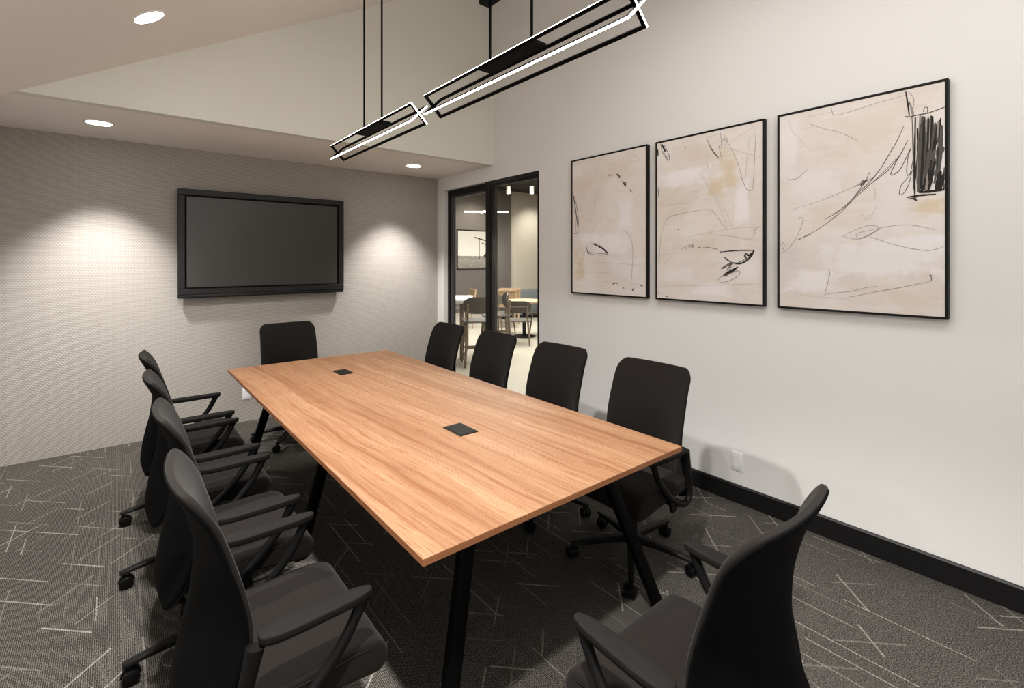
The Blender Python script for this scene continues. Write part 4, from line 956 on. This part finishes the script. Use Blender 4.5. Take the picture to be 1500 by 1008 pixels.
# high white table with two stools
t = thing('counter_table', 'white counter-height table behind the left glass pane', 'table', (4.10, 6.72, 0), math.radians(-39))
b = bmesh.new(); box(b, -.75, .40, -.42, .62, .865, .92, .006); obj('tabletop', b, M['white_top'], t)
for x in (-.65, .30):
    for y in (-.32, .52):
        b = bmesh.new(); box(b, x - .03, x + .03, y - .03, y + .03, 0, .863, .003); obj('leg', b, M['oak'], t)
SG = 'wooden counter stools behind the glass'
stool('wooden counter stool left of the door mullion, at the white counter table', (4.12, 5.86, 0), math.radians(62), SG)
stool('wooden counter stool right behind the black door mullion', (4.72, 6.22, 0), math.radians(150), SG)
ped_table('cafe_table', 'round tan table on a black pedestal beyond the glass door', (6.36, 7.40, 0), .42, .73, M['oakseat'])
CG = 'dark cafe chairs round the tan table'
cafe_chair('dark wooden cafe chair turned away, in front of the tan pedestal table', (5.72, 6.82, 0), math.radians(48), CG)
cafe_chair('dark wooden cafe chair at the right of the tan pedestal table', (6.78, 7.28, 0), math.radians(172), CG)
cafe_chair('dark wooden cafe chair at the far left of the tan pedestal table', (6.28, 8.05, 0), math.radians(-80), CG)
NG = 'cane-backed chairs at the back of the lounge'
cane_chair('cane-backed chair nearer the glass door, left of the tan table', (6.95, 8.75, 0), math.radians(52), NG)
cane_chair('cane-backed chair farther back, half behind the other cane chair', (7.45, 9.22, 0), math.radians(52), NG)
cane_chair('cane-backed chair seen over the white counter table', (6.05, 9.26, 0), math.radians(160), NG)
ped_table('dining_table', 'dark round table at the right edge of the glass door', (8.55, 8.75, 0), .45, .74, M['walnut'])
t = thing('banquette', 'blue-grey upholstered banquette along the beige lounge wall', 'sofa', (8.75, 9.95, 0), math.radians(-12))
b = bmesh.new(); loft_inset(b, [(-.35, .1), (.35, .1), (.38, .2), (.38, .40), (.34, .45), (-.35, .45)], -1.0, 1.0, .03, 4); o = obj('seat_cushion', b, M['banq'], t); o.rotation_euler = (0, 0, -PI / 2)
b = bmesh.new(); loft_inset(b, [(-.52, .05), (-.36, .05), (-.36, .66), (-.40, .73), (-.48, .73), (-.52, .68)], -1.0, 1.0, .03, 4); o = obj('backrest', b, M['banq'], t); o.rotation_euler = (0, 0, -PI / 2)
b = bmesh.new(); box(b, -.95, .95, -.28, .48, 0, .1, .004); obj('plinth', b, M['blackmetal'], t)
# lounge lights
t = thing('bar_pendant', 'slim glowing bar pendant in the lounge', 'pendant light', (5.91, 8.08, 2.53), math.radians(-36))
b = bmesh.new(); box(b, -.46, .46, -.012, .012, -.012, .012, .002); obj('light_bar', b, M['glow'], t)
b = bmesh.new(); bar(b, (-.03, .0, .02), (-.10, .45, .03), .022, .022); obj('cross_bar', b, M['glow'], t)
b = bmesh.new(); cyl(b, (0, 0), .004, .012, LH - 2.53, 8); obj('stem', b, M['blackmetal'], t)
for i, (x, y) in enumerate(((8.46, 10.52), (8.97, 10.11))):
    t = thing('spotlight', ('white cylinder ceiling light left in the upper right door pane', 'white cylinder ceiling light right in the upper right door pane')[i], 'ceiling light', (x, y, 3.5), 0, 'white cylinder lights on the lounge ceiling')
    b = bmesh.new(); lathe(b, [(.055, -.10), (.06, -.10), (.06, .10), (.02, .105)]); obj('body', b, M['canfix'], t)
    b = bmesh.new(); cyl(b, (0, 0), .048, -.104, -.101, 20); obj('lens', b, M['glow'], t)
    b = bmesh.new(); cyl(b, (0, 0), .008, .1, LH - 3.5 + .004, 8); obj('stem', b, M['blackmetal'], t)
spot((10.6, 11.0, 3.6), (10.8, 12.1, 1.4), 120, 100, .9, .08, (1, .92, .82))
spot((8.3, 11.0, 3.6), (8.2, 12.0, 1.4), 110, 100, .8, .08, (1, .9, .78))  # no fixture here; unseen spot added to light the dark wall
area((6.6, 7.4, 3.7), (6.6, 7.4, 0), 4.5, 5.5, 500, (1, .94, .86))  # unseen fill lamp added to brighten the whole lounge
spot((4.6, 4.6, 3.6), (4.6, 5.2, 0), 160, 120, .6, .1, (1, .93, .84))  # unseen spot added to light the lounge just behind the door

# ------------------------------------------------------------------ world, camera, view
w = bpy.data.worlds.new('world'); SC.world = w; w.use_nodes = True
w.node_tree.nodes['Background'].inputs[0].default_value = (.9, .92, 1, 1); w.node_tree.nodes['Background'].inputs[1].default_value = .1
cd = bpy.data.cameras.new('camera'); cam = bpy.data.objects.new('camera', cd); C.objects.link(cam); SC.camera = cam
cam.location = (0, 0, 1.517); cam.rotation_euler = (PI / 2, 0, -math.radians(39.232))
cd.sensor_width = 36; cd.lens = 36 * 710.21 / 1500; cd.shift_y = -(504 - 382.378) / 1500; cd.clip_start = .02
SC.view_settings.view_transform = 'Standard'; SC.view_settings.look = 'Medium High Contrast'; SC.view_settings.exposure = 0.22
SC.cycles.max_bounces = 10; SC.cycles.diffuse_bounces = 6; SC.cycles.transparent_max_bounces = 12; SC.cycles.caustics_reflective = False; SC.cycles.caustics_refractive = False
SC.cycles.use_denoising = True; SC.cycles.sample_clamp_indirect = 6
